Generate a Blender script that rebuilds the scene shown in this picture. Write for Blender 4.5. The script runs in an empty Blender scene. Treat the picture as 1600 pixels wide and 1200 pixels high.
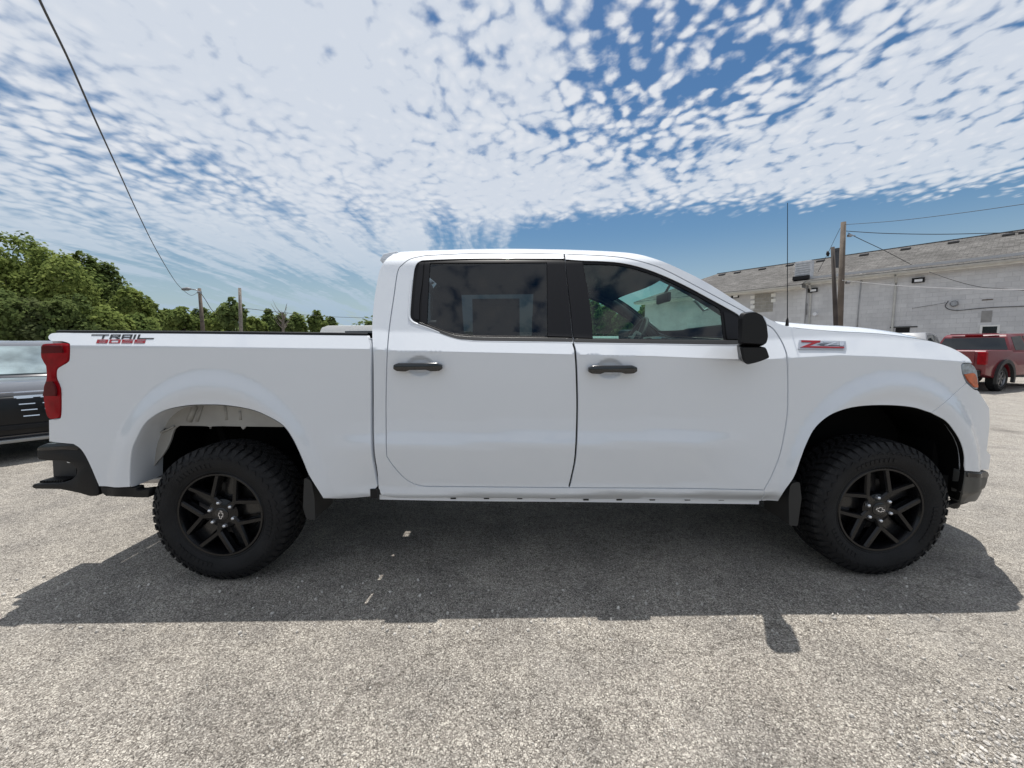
import bpy, bmesh, math, random
import numpy as np
from mathutils import Vector, Matrix, Euler
from mathutils.geometry import delaunay_2d_cdt
random.seed(7); RNG = np.random.default_rng(7)
S = bpy.context.scene
COL = S.collection
R = math.radians

# ------------------------------------------------------------------ camera
CAM_H, PITCH, ROLL, FPX = 1.39, R(5.5), R(0.45), 622.2
cam_d = bpy.data.cameras.new('camera'); cam = bpy.data.objects.new('camera', cam_d); COL.objects.link(cam)
cam_d.sensor_width = 36; cam_d.lens = FPX * 36 / 1600; cam_d.clip_start = 0.05; cam_d.clip_end = 3000
_R = Vector((1, 0, 0)); _F = Vector((0, math.cos(PITCH), -math.sin(PITCH))); _U = Vector((0, math.sin(PITCH), math.cos(PITCH)))
_R2 = _R * math.cos(ROLL) - _U * math.sin(ROLL); _U2 = _U * math.cos(ROLL) + _R * math.sin(ROLL)
m = Matrix((_R2, _U2, -_F)).transposed().to_4x4(); m.translation = Vector((0, 0, CAM_H)); cam.matrix_world = m
S.camera = cam
S.render.resolution_x, S.render.resolution_y = 1024, 768

# ------------------------------------------------------------------ sky, sun, exposure
SUN_EL, SUN_AZ = R(76), R(0)      # the sun stands high beyond the truck (towards +Y)
world = bpy.data.worlds.new('World'); S.world = world; world.use_nodes = True
def build_sky():
    nt = world.node_tree; N = nt.nodes; L = nt.links; N.clear()
    def nd(t, **k):
        n = N.new(t)
        for a, b in k.items(): setattr(n, a, b)
        return n
    def math_(op, a, b=None, c=None, clamp=False):
        n = nd('ShaderNodeMath', operation=op); n.use_clamp = clamp
        for i, v in enumerate((a, b, c)):
            if v is None: continue
            if isinstance(v, (int, float)): n.inputs[i].default_value = v
            else: L.new(v, n.inputs[i])
        return n.outputs[0]
    out = nd('ShaderNodeOutputWorld'); bg = nd('ShaderNodeBackground'); L.new(bg.outputs[0], out.inputs[0])
    sky = nd('ShaderNodeTexSky', sky_type='NISHITA', sun_disc=False)
    sky.sun_elevation = SUN_EL; sky.sun_rotation = SUN_AZ; sky.altitude = 100; sky.air_density = 1.25; sky.dust_density = 0.6; sky.ozone_density = 2.4
    bg.inputs[1].default_value = 0.091
    tc = nd('ShaderNodeTexCoord'); sep = nd('ShaderNodeSeparateXYZ'); L.new(tc.outputs['Generated'], sep.inputs[0])
    z = math_('ADD', math_('MAXIMUM', sep.outputs[2], 0.0), 0.10)
    X = math_('DIVIDE', sep.outputs[0], z); Y = math_('DIVIDE', sep.outputs[1], z)
    cmb = nd('ShaderNodeCombineXYZ'); L.new(X, cmb.inputs[0]); L.new(Y, cmb.inputs[1])
    uv = cmb.outputs[0]
    def mapped(scale, rot=0, loc=(0, 0, 0), src=uv):
        mp = nd('ShaderNodeMapping'); L.new(src, mp.inputs[0]); mp.inputs['Scale'].default_value = scale
        mp.inputs['Rotation'].default_value = (0, 0, rot); mp.inputs['Location'].default_value = loc
        return mp.outputs[0]
    def noise(vec, scale, detail=4, rough=.55, dist=0):
        n = nd('ShaderNodeTexNoise'); n.inputs['Scale'].default_value = scale; n.inputs['Detail'].default_value = detail
        n.inputs['Roughness'].default_value = rough; n.inputs['Distortion'].default_value = dist; L.new(vec, n.inputs['Vector']); return n.outputs[0]
    def ss(v, a, b):
        n = nd('ShaderNodeMapRange', interpolation_type='SMOOTHSTEP'); L.new(v, n.inputs[0])
        n.inputs[1].default_value = a; n.inputs[2].default_value = b; return n.outputs[0]
    # warp
    wn = nd('ShaderNodeTexNoise'); wn.inputs['Scale'].default_value = 1.3; wn.inputs['Detail'].default_value = 3; L.new(uv, wn.inputs['Vector'])
    wa = nd('ShaderNodeVectorMath', operation='MULTIPLY_ADD'); L.new(wn.outputs['Color'], wa.inputs[0]); wa.inputs[1].default_value = (.22, .22, 0); L.new(uv, wa.inputs[2])
    wuv = wa.outputs[0]
    big = noise(mapped((1, .5, 1), R(12), (3.1, 1.7, 0), wuv), .75, 3, .5)
    streak = noise(mapped((1.6, .33, 1), R(28), (0, 4, 0), wuv), 2.0, 6, .6, .2)
    puff = noise(mapped((1.0, .85, 1), R(20), (1, 0, 0), wuv), 21.0, 3, .52, .15)
    puff2 = noise(mapped((1.2, .85, 1), R(-30), (5, 0, 0), wuv), 7.0, 3, .5, .2)
    vo = nd('ShaderNodeTexVoronoi', feature='SMOOTH_F1'); vo.inputs['Scale'].default_value = 19; vo.inputs['Smoothness'].default_value = .45
    w3 = nd('ShaderNodeTexNoise'); w3.inputs['Scale'].default_value = 9; w3.inputs['Detail'].default_value = 4; L.new(uv, w3.inputs['Vector'])
    w4 = nd('ShaderNodeVectorMath', operation='MULTIPLY_ADD'); L.new(w3.outputs['Color'], w4.inputs[0]); w4.inputs[1].default_value = (.10, .10, 0); L.new(mapped((1.05, .9, 1), R(25), (0, 0, 0), wuv), w4.inputs[2]); L.new(w4.outputs[0], vo.inputs['Vector'])
    cell = math_('MULTIPLY_ADD', vo.outputs['Distance'], -1.5, 1.0)
    # coverage blobs (cloud field edges), in units of cloud-layer height
    def blob(cx, cy, rx, ry):
        a = math_('DIVIDE', math_('SUBTRACT', X, cx), rx); b = math_('DIVIDE', math_('SUBTRACT', Y, cy), ry)
        d = math_('ADD', math_('MULTIPLY', a, a), math_('MULTIPLY', b, b))
        return math_('POWER', 2.718, math_('MULTIPLY', d, -1))
    edge = ss(math_('ADD', math_('ADD', Y, math_('MULTIPLY', X, .29)), math_('MULTIPLY', puff2, .6)), 2.5, 3.25)           # clouds end beyond this line ...
    rightside = ss(X, -.6, .6)
    clear = math_('MULTIPLY', edge, rightside)                                   # ... on the right
    cover = math_('ADD', math_('MULTIPLY_ADD', big, 1.0, .10), math_('MULTIPLY', streak, .70))
    cover = math_('SUBTRACT', cover, math_('MULTIPLY', clear, .85))
    farleft = math_('MULTIPLY', ss(Y, 1.7, 2.9), math_('SUBTRACT', 1.0, rightside))
    st2 = noise(mapped((1.9, .22, 1), R(24), (2, 1, 0), wuv), 1.9, 5, .6, .15)
    cover = math_('ADD', cover, math_('MULTIPLY', farleft, math_('MULTIPLY', math_('SUBTRACT', st2, .57), 2.6)))
    for (cx, cy, rx, ry, k) in SKY_BLOBS:
        cover = math_('ADD', cover, math_('MULTIPLY', blob(cx, cy, rx, ry), k))
    det = math_('ADD', math_('ADD', math_('MULTIPLY', puff, 1.0), math_('MULTIPLY', puff2, .9)), math_('MULTIPLY', cell, .8))
    nearfield = ss(Y, 2.9, 1.4)                       # small puffs overhead, veils low down
    det = math_('MULTIPLY', math_('SUBTRACT', det, 1.24), math_('MULTIPLY_ADD', math_('MULTIPLY', nearfield, math_('MULTIPLY_ADD', ss(X, -1.0, .5), .5, .5)), .78, .13))
    dens = ss(math_('ADD', cover, det), .38, .92)
    veil = math_('MULTIPLY', ss(sep.outputs[2], .26, .0), math_('MULTIPLY_ADD', rightside, -.12, .60))
    dens = math_('MAXIMUM', math_('MULTIPLY', dens, .93), veil)
    thick = ss(math_('SUBTRACT', cover, math_('MULTIPLY', det, .9)), .45, 1.1)
    cc = nd('ShaderNodeMix', data_type='RGBA'); L.new(thick, cc.inputs[0])
    cc.inputs[6].default_value = (8.9, 9.15, 9.6, 1); cc.inputs[7].default_value = (7.5, 8.05, 8.9, 1)
    hz = nd('ShaderNodeMix', data_type='RGBA'); L.new(ss(sep.outputs[2], .34, .02), hz.inputs[0]); L.new(cc.outputs[2], hz.inputs[6]); hz.inputs[7].default_value = (4.1, 5.5, 6.9, 1)
    # deepen the blue a little
    hs = nd('ShaderNodeHueSaturation'); hs.inputs['Saturation'].default_value = 1.28; hs.inputs['Value'].default_value = .88; L.new(sky.outputs[0], hs.inputs['Color'])
    mx = nd('ShaderNodeMix', data_type='RGBA'); L.new(dens, mx.inputs[0]); L.new(hs.outputs[0], mx.inputs[6]); L.new(hz.outputs[2], mx.inputs[7])
    L.new(mx.outputs[2], bg.inputs[0])
SKY_BLOBS = [(.46, 1.18, .40, .46, -.34), (.14, 1.75, .28, .30, -.14), (-.5, 1.45, .6, .6, .06), (1.7, 1.65, .8, .6, .12), (-1.7, 1.9, .45, .4, -.10), (.2, 2.1, .45, .35, .12)]
build_sky()
sun_d = bpy.data.lights.new('sun', 'SUN'); sun_d.energy = 5.0; sun_d.angle = R(.53); sun_d.color = (1, .965, .91)
sun = bpy.data.objects.new('sun', sun_d); COL.objects.link(sun); sun.rotation_euler = (-(math.pi / 2 - SUN_EL), 0, 0); sun.location = (0, 20, 60)
S.view_settings.view_transform = 'Standard'; S.view_settings.look = 'None'; S.view_settings.exposure = 0.0; S.view_settings.gamma = 1
S.view_settings.use_curve_mapping = False
S.render.engine = 'CYCLES'
S.cycles.max_bounces = 6; S.cycles.transparent_max_bounces = 10

# ------------------------------------------------------------------ helpers
def ray(px, py):
    d = _F + _R2 * ((px - 800) / FPX) + _U2 * ((600 - py) / FPX)
    return d
def at(px, py, Y):
    d = ray(px, py); return Vector((0, 0, CAM_H)) + d * (Y / d.y)
def gnd(px, py, z=0.0):
    d = ray(px, py); return Vector((0, 0, CAM_H)) + d * ((z - CAM_H) / d.z)

MATS = {}
def mat(name, col, rough=.5, metal=0, coat=0, var=0, vscale=6, bump=0, bscale=40, spec=.5, coat_rough=.03, emit=None):
    if name in MATS: return MATS[name]
    m = bpy.data.materials.new(name); m.use_nodes = True; nt = m.node_tree; b = nt.nodes['Principled BSDF']
    b.inputs['Base Color'].default_value = (*col, 1); b.inputs['Roughness'].default_value = rough; b.inputs['Metallic'].default_value = metal
    b.inputs['Coat Weight'].default_value = coat; b.inputs['Coat Roughness'].default_value = coat_rough; b.inputs['Specular IOR Level'].default_value = spec
    tc = nt.nodes.new('ShaderNodeTexCoord')
    if var:
        n = nt.nodes.new('ShaderNodeTexNoise'); n.inputs['Scale'].default_value = vscale; n.inputs['Detail'].default_value = 5; nt.links.new(tc.outputs['Object'], n.inputs['Vector'])
        mr = nt.nodes.new('ShaderNodeMapRange'); mr.inputs[1].default_value = .3; mr.inputs[2].default_value = .7; mr.inputs[3].default_value = 1 - var; mr.inputs[4].default_value = 1 + var
        nt.links.new(n.outputs[0], mr.inputs[0])
        mx = nt.nodes.new('ShaderNodeVectorMath'); mx.operation = 'SCALE'; mx.inputs[0].default_value = col; nt.links.new(mr.outputs[0], mx.inputs['Scale'])
        nt.links.new(mx.outputs[0], b.inputs['Base Color'])
    if bump:
        n = nt.nodes.new('ShaderNodeTexNoise'); n.inputs['Scale'].default_value = bscale; n.inputs['Detail'].default_value = 4; nt.links.new(tc.outputs['Object'], n.inputs['Vector'])
        bp = nt.nodes.new('ShaderNodeBump'); bp.inputs['Strength'].default_value = bump; bp.inputs['Distance'].default_value = .01; nt.links.new(n.outputs[0], bp.inputs['Height']); nt.links.new(bp.outputs[0], b.inputs['Normal'])
    if emit:
        b.inputs['Emission Color'].default_value = (*emit[0], 1); b.inputs['Emission Strength'].default_value = emit[1]
    MATS[name] = m; return m
def glass_mat(name, tint, gloss_tint=(1, 1, 1), base_refl=.04):
    if name in MATS: return MATS[name]
    m = bpy.data.materials.new(name); m.use_nodes = True; nt = m.node_tree; nt.nodes.clear()
    o = nt.nodes.new('ShaderNodeOutputMaterial'); mix = nt.nodes.new('ShaderNodeMixShader'); t = nt.nodes.new('ShaderNodeBsdfTransparent'); g = nt.nodes.new('ShaderNodeBsdfGlossy')
    t.inputs[0].default_value = (*tint, 1); g.inputs[0].default_value = (*gloss_tint, 1); g.inputs['Roughness'].default_value = .01
    ge = nt.nodes.new('ShaderNodeNewGeometry'); dp = nt.nodes.new('ShaderNodeVectorMath'); dp.operation = 'DOT_PRODUCT'; nt.links.new(ge.outputs['Normal'], dp.inputs[0]); nt.links.new(ge.outputs['Incoming'], dp.inputs[1])
    def mm(op, a, b=0.0):
        n = nt.nodes.new('ShaderNodeMath'); n.operation = op
        for i, v in enumerate((a, b)):
            if isinstance(v, (int, float)): n.inputs[i].default_value = v
            else: nt.links.new(v, n.inputs[i])
        return n.outputs[0]
    fr = mm('ADD', mm('MULTIPLY', mm('POWER', mm('SUBTRACT', 1.0, mm('ABSOLUTE', dp.outputs['Value'])), 5.0), .9), .05)
    nt.links.new(fr, mix.inputs[0]); nt.links.new(t.outputs[0], mix.inputs[1]); nt.links.new(g.outputs[0], mix.inputs[2]); nt.links.new(mix.outputs[0], o.inputs[0])
    MATS[name] = m; return m

def link(name, me, parent=None):
    o = bpy.data.objects.new(name, me); COL.objects.link(o)
    if parent is not None: o.parent = parent
    return o
def mesh(name, V, F, m, parent=None, smooth=False, normals=None, auto=None):
    me = bpy.data.meshes.new(name); me.from_pydata([tuple(map(float, v)) for v in V], [], [tuple(int(i) for i in f) for f in F])
    if m is not None: me.materials.append(m)
    if smooth or normals is not None: me.polygons.foreach_set('use_smooth', [True] * len(me.polygons))
    me.update()
    if normals is not None: me.normals_split_custom_set_from_vertices([tuple(map(float, n)) for n in normals])
    elif auto is not None:
        me.polygons.foreach_set('use_smooth', [True] * len(me.polygons))
        me.set_sharp_from_angle(angle=R(auto))
    return link(name, me, parent)
def thing(name, label, cat, loc=(0, 0, 0), rotz=0, group=None):
    o = bpy.data.objects.new(name, None); COL.objects.link(o); o.location = loc; o.rotation_euler = (0, 0, rotz)
    o.empty_display_size = .3; tag(o, label, cat, group); return o
def tag(o, label, cat, group=None):
    o['label'] = label; o['category'] = cat
    if group: o['group'] = group
    return o
def holder(name, parent, loc=(0, 0, 0)):
    o = bpy.data.objects.new(name, None); COL.objects.link(o); o.parent = parent; o.location = loc; o.empty_display_size = .1; return o

class MB:
    def __init__(s): s.V = []; s.F = []
    def add(s, V, F):
        n = len(s.V); s.V += [tuple(v) for v in V]; s.F += [tuple(i + n for i in f) for f in F]; return s
    def hexa(s, P):   # 8 points: bottom 4 loop, top 4 loop
        return s.add(P, [(3, 2, 1, 0), (4, 5, 6, 7), (0, 1, 5, 4), (1, 2, 6, 5), (2, 3, 7, 6), (3, 0, 4, 7)])
    def box(s, a, b):
        x0, y0, z0 = a; x1, y1, z1 = b
        return s.hexa([(x0, y0, z0), (x1, y0, z0), (x1, y1, z0), (x0, y1, z0), (x0, y0, z1), (x1, y0, z1), (x1, y1, z1), (x0, y1, z1)])
    def tube(s, pts, r, n=8, close=False):
        pts = [Vector(p) for p in pts]; rs = r if isinstance(r, (list, tuple)) else [r] * len(pts); rings = []; m = len(pts); base = len(s.V)
        for i, p in enumerate(pts):
            if close: t = pts[(i + 1) % m] - pts[i - 1]
            else: t = pts[min(i + 1, m - 1)] - pts[max(i - 1, 0)]
            t.normalize(); a = t.orthogonal() if abs(t.z) > .9 else t.cross(Vector((0, 0, 1))); 
            if abs(t.z) > .9: a = t.cross(Vector((0, 1, 0)))
            a.normalize(); b = t.cross(a)
            for k in range(n):
                w = 2 * math.pi * k / n; s.V.append(tuple(p + a * (math.cos(w) * rs[i]) + b * (math.sin(w) * rs[i])))
        for i in range(m if close else m - 1):
            for k in range(n):
                s.F.append((base + i * n + k, base + i * n + (k + 1) % n, base + ((i + 1) % m) * n + (k + 1) % n, base + ((i + 1) % m) * n + k))
        if not close:
            s.F.append(tuple(base + k for k in range(n))[::-1]); s.F.append(tuple(base + (m - 1) * n + k for k in range(n)))
        return s
    def lathe_y(s, prof, n=48, c=(0, 0, 0), cap0=False, cap1=False):   # prof (r, y)
        base = len(s.V)
        for (r, y) in prof:
            for k in range(n):
                w = 2 * math.pi * k / n; s.V.append((c[0] + r * math.cos(w), c[1] + y, c[2] + r * math.sin(w)))
        for i in range(len(prof) - 1):
            for k in range(n):
                s.F.append((base + i * n + k, base + i * n + (k + 1) % n, base + (i + 1) * n + (k + 1) % n, base + (i + 1) * n + k))
        if cap0: s.F.append(tuple(base + k for k in range(n))[::-1])
        if cap1: s.F.append(tuple(base + (len(prof) - 1) * n + k for k in range(n)))
        return s
    def grid(s, rows):
        n = len(rows[0]); base = len(s.V)
        for r in rows: s.V += [tuple(p) for p in r]
        for i in range(len(rows) - 1):
            for j in range(n - 1): s.F.append((base + i * n + j, base + i * n + j + 1, base + (i + 1) * n + j + 1, base + (i + 1) * n + j))
        return s
    def prism(s, poly, y0, y1):   # polygon in xz, extruded along y
        n = len(poly); A = [(x, y0, z) for x, z in poly]; B = [(x, y1, z) for x, z in poly]
        return s.add(A + B, [tuple(range(n)), tuple(range(2 * n - 1, n - 1, -1))] + [(i, i + n, (i + 1) % n + n, (i + 1) % n) for i in range(n)])
    def build(s, name, m, parent=None, smooth=False, auto=None, bevel=0, segs=2, fix=True):
        me = bpy.data.meshes.new(name); me.from_pydata(s.V, [], s.F)
        if fix or bevel:
            bm = bmesh.new(); bm.from_mesh(me)
            if bevel: bmesh.ops.remove_doubles(bm, verts=bm.verts, dist=1e-5)
            bmesh.ops.recalc_face_normals(bm, faces=bm.faces)
            if bevel:
                es = [e for e in bm.edges if len(e.link_faces) == 2 and e.calc_face_angle(0) > R(25)]
                bmesh.ops.bevel(bm, geom=es, offset=bevel, segments=segs, affect='EDGES', profile=.5)
            bm.to_mesh(me); bm.free()
        me.materials.append(m); me.update()
        if smooth or auto is not None: me.polygons.foreach_set('use_smooth', [True] * len(me.polygons))
        if auto is not None: me.set_sharp_from_angle(angle=R(auto))
        return link(name, me, parent)

def rounded(poly, r=.01, n=4):
    """round the corners of a 2-D polygon"""
    out = []; m = len(poly)
    for i in range(m):
        p = np.array(poly[i]); a = np.array(poly[i - 1]) - p; b = np.array(poly[(i + 1) % m]) - p
        la, lb = np.linalg.norm(a), np.linalg.norm(b); k = min(r, la * .45, lb * .45)
        A = p + a / la * k; B = p + b / lb * k
        for j in range(n + 1):
            t = j / n; out.append(tuple((1 - t) ** 2 * A + 2 * t * (1 - t) * p + t * t * B))
    return out
def catmull(pts, n=5):
    P = [np.array(p, float) for p in pts]; P = [2 * P[0] - P[1]] + P + [2 * P[-1] - P[-2]]; out = []
    for i in range(1, len(P) - 2):
        a, b, c, d = P[i - 1:i + 3]
        for j in range(n):
            t = j / n; out.append(tuple(.5 * ((2 * b) + (-a + c) * t + (2 * a - 5 * b + 4 * c - d) * t * t + (-a + 3 * b - 3 * c + d) * t ** 3)))
    out.append(tuple(P[-2])); return out

# ------------------------------------------------------------------ materials
def paint(name, col, coat=.8, rough=.42):
    m = mat(name, col, rough, 0, coat, spec=.45, coat_rough=.02); m.node_tree.nodes['Principled BSDF'].inputs['Coat IOR'].default_value = 1.65; return m
WHITE = paint('white_paint', (.69, .72, .765), 1.0)
BLACK = mat('black_plastic', (.009, .009, .010), .5, spec=.28, bump=.15, bscale=300)
GLOSSB = mat('gloss_black', (.008, .008, .009), .22, coat=.15)
TRIMB = mat('window_black', (.006, .006, .007), .35, spec=.2)
RUBBER = mat('tyre_rubber', (.011, .011, .012), .7, var=.3, vscale=7, bump=.35, bscale=120, spec=.28)
DARK = mat('underbody_black', (.006, .006, .006), .85, spec=.1)
INTER = mat('interior_dark', (.022, .023, .026), .75)
INTER2 = mat('interior_grey', (.06, .062, .068), .6)
PRIMER = mat('inner_panel_white', (.34, .33, .31), .55, var=.12, vscale=5)
CHROME = mat('chrome', (.75, .76, .78), .12, 1)
ALU = mat('steel_grey', (.35, .35, .36), .38, .9, var=.2)
RED = mat('red_lens', (.27, .003, .008), .22, coat=.06, spec=.12, var=.25, vscale=14)
REDD = mat('red_lens_deep', (.09, .002, .005), .2, coat=.05, spec=.15)
AMBER = mat('amber_lens', (.48, .085, .012), .2, coat=.5, var=.25, vscale=60)
LENS = mat('clear_lens', (.20, .25, .30), .08, .35, coat=1, var=.4, vscale=40)
DECALK = mat('decal_black', (.02, .02, .022), .4)
DECALR = mat('decal_red', (.28, .010, .018), .4)
GLASS_F = glass_mat('front_glass', (.56, .77, .71))
GLASS_R = glass_mat('privacy_glass', (.20, .235, .245))
GLASS_W = glass_mat('windshield_glass', (.74, .92, .86))
SEAM = mat('seam_black', (.008, .008, .009), .7)
SILVER = mat('silver_nut', (.72, .72, .74), .22, .85)

# ------------------------------------------------------------------ ground
def ground_material():
    m = bpy.data.materials.new('gravel_asphalt'); m.use_nodes = True; nt = m.node_tree; N = nt.nodes; L = nt.links; b = N['Principled BSDF']
    b.inputs['Roughness'].default_value = .85; b.inputs['Specular IOR Level'].default_value = .25
    tc = N.new('ShaderNodeTexCoord').outputs['Object']
    def vor(scale, feat='F1', rnd=1):
        v = N.new('ShaderNodeTexVoronoi'); v.inputs['Scale'].default_value = scale; v.feature = feat; v.inputs['Randomness'].default_value = rnd; L.new(wp, v.inputs['Vector']); return v
    def noi(scale, d=4, r=.55, vec=None):
        n = N.new('ShaderNodeTexNoise'); n.inputs['Scale'].default_value = scale; n.inputs['Detail'].default_value = d; n.inputs['Roughness'].default_value = r; L.new(vec or tc, n.inputs['Vector']); return n
    w = N.new('ShaderNodeVectorMath'); w.operation = 'MULTIPLY_ADD'; L.new(noi(60, 2).outputs['Color'], w.inputs[0]); w.inputs[1].default_value = (.010, .010, 0); L.new(tc, w.inputs[2]); wp = w.outputs[0]
    def ramp(src, stops):
        r = N.new('ShaderNodeValToRGB'); L.new(src, r.inputs[0]); e = r.color_ramp.elements
        while len(e) < len(stops): e.new(.5)
        for i, (p, c) in enumerate(stops): e[i].position = p; e[i].color = (*c, 1)
        return r.outputs[0]
    def mix(f, a, c, bt='MIX'):
        x = N.new('ShaderNodeMix'); x.data_type = 'RGBA'; x.blend_type = bt
        if isinstance(f, (int, float)): x.inputs[0].default_value = f
        else: L.new(f, x.inputs[0])
        for i, v in ((6, a), (7, c)):
            if isinstance(v, tuple): x.inputs[i].default_value = (*v, 1)
            else: L.new(v, x.inputs[i])
        return x.outputs[2]
    v1 = vor(190); v2 = vor(400); v3 = vor(90)
    sepc = N.new('ShaderNodeSeparateColor'); L.new(v1.outputs['Color'], sepc.inputs[0])
    stone = ramp(sepc.outputs[0], [(0, (.07, .064, .058)), (.22, (.175, .16, .146)), (.5, (.28, .256, .232)), (.75, (.41, .385, .35)), (1, (.70, .665, .61))])
    sep2 = N.new('ShaderNodeSeparateColor'); L.new(v2.outputs['Color'], sep2.inputs[0])
    fine = ramp(sep2.outputs[1], [(0, (.09, .085, .078)), (.5, (.24, .222, .20)), (1, (.47, .45, .42))])
    c = mix(.40, stone, fine)
    # binder between stones
    e1 = ramp(v1.outputs['Distance'], [(0, (1, 1, 1)), (.55, (1, 1, 1)), (.9, (.30, .29, .28))])
    c = mix(1.0, c, e1, 'MULTIPLY')
    # big tonal drift, worn lanes, pale dusty gravel to the right
    big = ramp(noi(.35, 5, .6).outputs[0], [(.3, (1.08, 1.07, 1.045)), (.7, (1.38, 1.365, 1.335))]); c = mix(1.0, c, big, 'MULTIPLY')
    md = ramp(noi(3.0, 6, .65).outputs[0], [(.3, (.76, .76, .77)), (.7, (1.24, 1.23, 1.21))]); c = mix(1.0, c, md, 'MULTIPLY')
    sp = ramp(noi(22, 3, .7).outputs[0], [(.32, (.72, .71, .70)), (.55, (1.08, 1.08, 1.07))]); c = mix(.75, c, sp, 'MULTIPLY')
    # dusty pale patches
    pn = noi(.9, 6, .7); sx = N.new('ShaderNodeSeparateXYZ'); L.new(tc, sx.inputs[0])
    ma = N.new('ShaderNodeMath'); ma.operation = 'MULTIPLY_ADD'; L.new(sx.outputs[0], ma.inputs[0]); ma.inputs[1].default_value = .035; L.new(pn.outputs[0], ma.inputs[2])
    pf = ramp(ma.outputs[0], [(.52, (0, 0, 0)), (.78, (.6, .6, .6))]); 
    pale = mix(.45, c, (.52, .49, .45)); c = mix(pf, c, pale)
    # cracks
    cv = N.new('ShaderNodeTexVoronoi'); cv.feature = 'DISTANCE_TO_EDGE'; cv.inputs['Scale'].default_value = .32
    w2 = N.new('ShaderNodeVectorMath'); w2.operation = 'MULTIPLY_ADD'; L.new(noi(1.6, 6, .65).outputs['Color'], w2.inputs[0]); w2.inputs[1].default_value = (.9, .9, 0); L.new(tc, w2.inputs[2]); L.new(w2.outputs[0], cv.inputs['Vector'])
    ck = ramp(cv.outputs['Distance'], [(0, (.55, .54, .53)), (.0018, (.65, .64, .63)), (.0038, (1, 1, 1))]); 
    c = mix(.8, c, ck, 'MULTIPLY')
    # oil drips
    on = noi(1.1, 4, .55); oc = ramp(on.outputs[0], [(.28, (.62, .61, .61)), (.40, (1, 1, 1))]); c = mix(.8, c, oc, 'MULTIPLY')
    L.new(c, b.inputs['Base Color'])
    # relief
    inv = N.new('ShaderNodeMath'); inv.operation = 'SUBTRACT'; inv.inputs[0].default_value = 1; L.new(v1.outputs['Distance'], inv.inputs[1])
    a1 = N.new('ShaderNodeMath'); a1.operation = 'MULTIPLY_ADD'; L.new(sepc.outputs[1], a1.inputs[0]); a1.inputs[1].default_value = .8; L.new(inv.outputs[0], a1.inputs[2])
    a2 = N.new('ShaderNodeMath'); a2.operation = 'MULTIPLY_ADD'; L.new(v3.outputs['Distance'], a2.inputs[0]); a2.inputs[1].default_value = -.8; L.new(a1.outputs[0], a2.inputs[2])
    bp = N.new('ShaderNodeBump'); bp.inputs['Strength'].default_value = .9; bp.inputs['Distance'].default_value = .006; L.new(a2.outputs[0], bp.inputs['Height']); L.new(bp.outputs[0], b.inputs['Normal'])
    return m
GM = ground_material()
g = MB().grid([[(x, y, 0) for x in (-1200, -60, 0, 60, 1200)] for y in (-1200, -60, 0, 60, 1200)]).build('ground', GM, fix=False); g['kind'] = 'structure'

# loose gravel
def loose_stones():
    mb = MB(); rr = random.Random(3)
    ico = bmesh.new(); bmesh.ops.create_icosphere(ico, subdivisions=1, radius=1); IV = [v.co.copy() for v in ico.verts]; IF = [tuple(v.index for v in f.verts) for f in ico.faces]; ico.free()
    def stone(x, y, r):
        q = Euler((rr.random() * 6, rr.random() * 6, rr.random() * 6)).to_matrix(); sc = Vector((1, .6 + .4 * rr.random(), .5 + .3 * rr.random()))
        V = []
        for v in IV:
            p = Vector((v.x * sc.x, v.y * sc.y, v.z * sc.z)) * (r * (.8 + .4 * rr.random())); p = q @ p; V.append((x + p.x, y + p.y, p.z + r * .35))
        mb.add(V, IF)
    for i in range(520):
        # clustered to the lower right and along the foreground
        if rr.random() < .6: p = gnd(rr.gauss(1540, 70), rr.gauss(1150, 60)); rad = rr.uniform(.004, .011)
        else: p = gnd(rr.uniform(-100, 1750), rr.uniform(970, 1250)); rad = rr.uniform(.003, .007)
        stone(p.x, p.y, rad)
    for i in range(500):
        p = gnd(rr.uniform(-200, 1700), rr.choice((rr.uniform(620, 800), rr.uniform(900, 1000)))); stone(p.x, p.y, rr.uniform(.004, .012))
    o = mb.build('loose_gravel', mat('gravel_stone', (.50, .47, .43), .85, var=.4, vscale=50), fix=False); o['kind'] = 'stuff'
    tag(o, 'loose pale pebbles scattered on the worn asphalt', 'gravel')
loose_stones()
# ================================================================== THE WHITE PICKUP
Y0 = 2.21; YC = 3.24
truck = thing('pickup_truck', 'white crew cab pickup truck with black wheels, seen side on across the middle', 'pickup truck', (0, YC, 0))
TO = Vector((0, YC, 0))
_cz = [(60, 539.5), (110, 539.8), (240, 541), (580, 546), (607, 548), (899, 554.5), (1020, 557), (1090, 560), (1150, 562), (1200, 562), (1232, 560), (1313, 555.5), (1377, 557.6), (1440, 561), (1498, 565), (1560, 572)]
_czp = [at(a, b, 2.25) for a, b in _cz]; CX = np.array([p.x for p in _czp]); CZ = np.array([p.z for p in _czp])
def zc(x): return np.interp(x, CX, CZ)
def sst(t, a, b):
    u = np.clip((t - a) / (b - a), 0, 1); return u * u * (3 - 2 * u)
HUB_R = at(345, 806, 2.26); HUB_F = at(1375.5, 797.5, 2.26); HUB_R.z = HUB_F.z = .412
LOWZ = [.30, .46, .50, .52, .575, .80, .83, .895, .97, 1.20, 1.45]
LOWD = [.16, .125, .082, .068, .070, .031, .030, .048, .052, .045, .040]
LOWF = [.16, .11, .062, .050, .046, .041, .041, .041, .042, .042, .040]
DENTS = [tuple(at(656, 572, 2.25)), tuple(at(953, 576, 2.25))]
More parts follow.
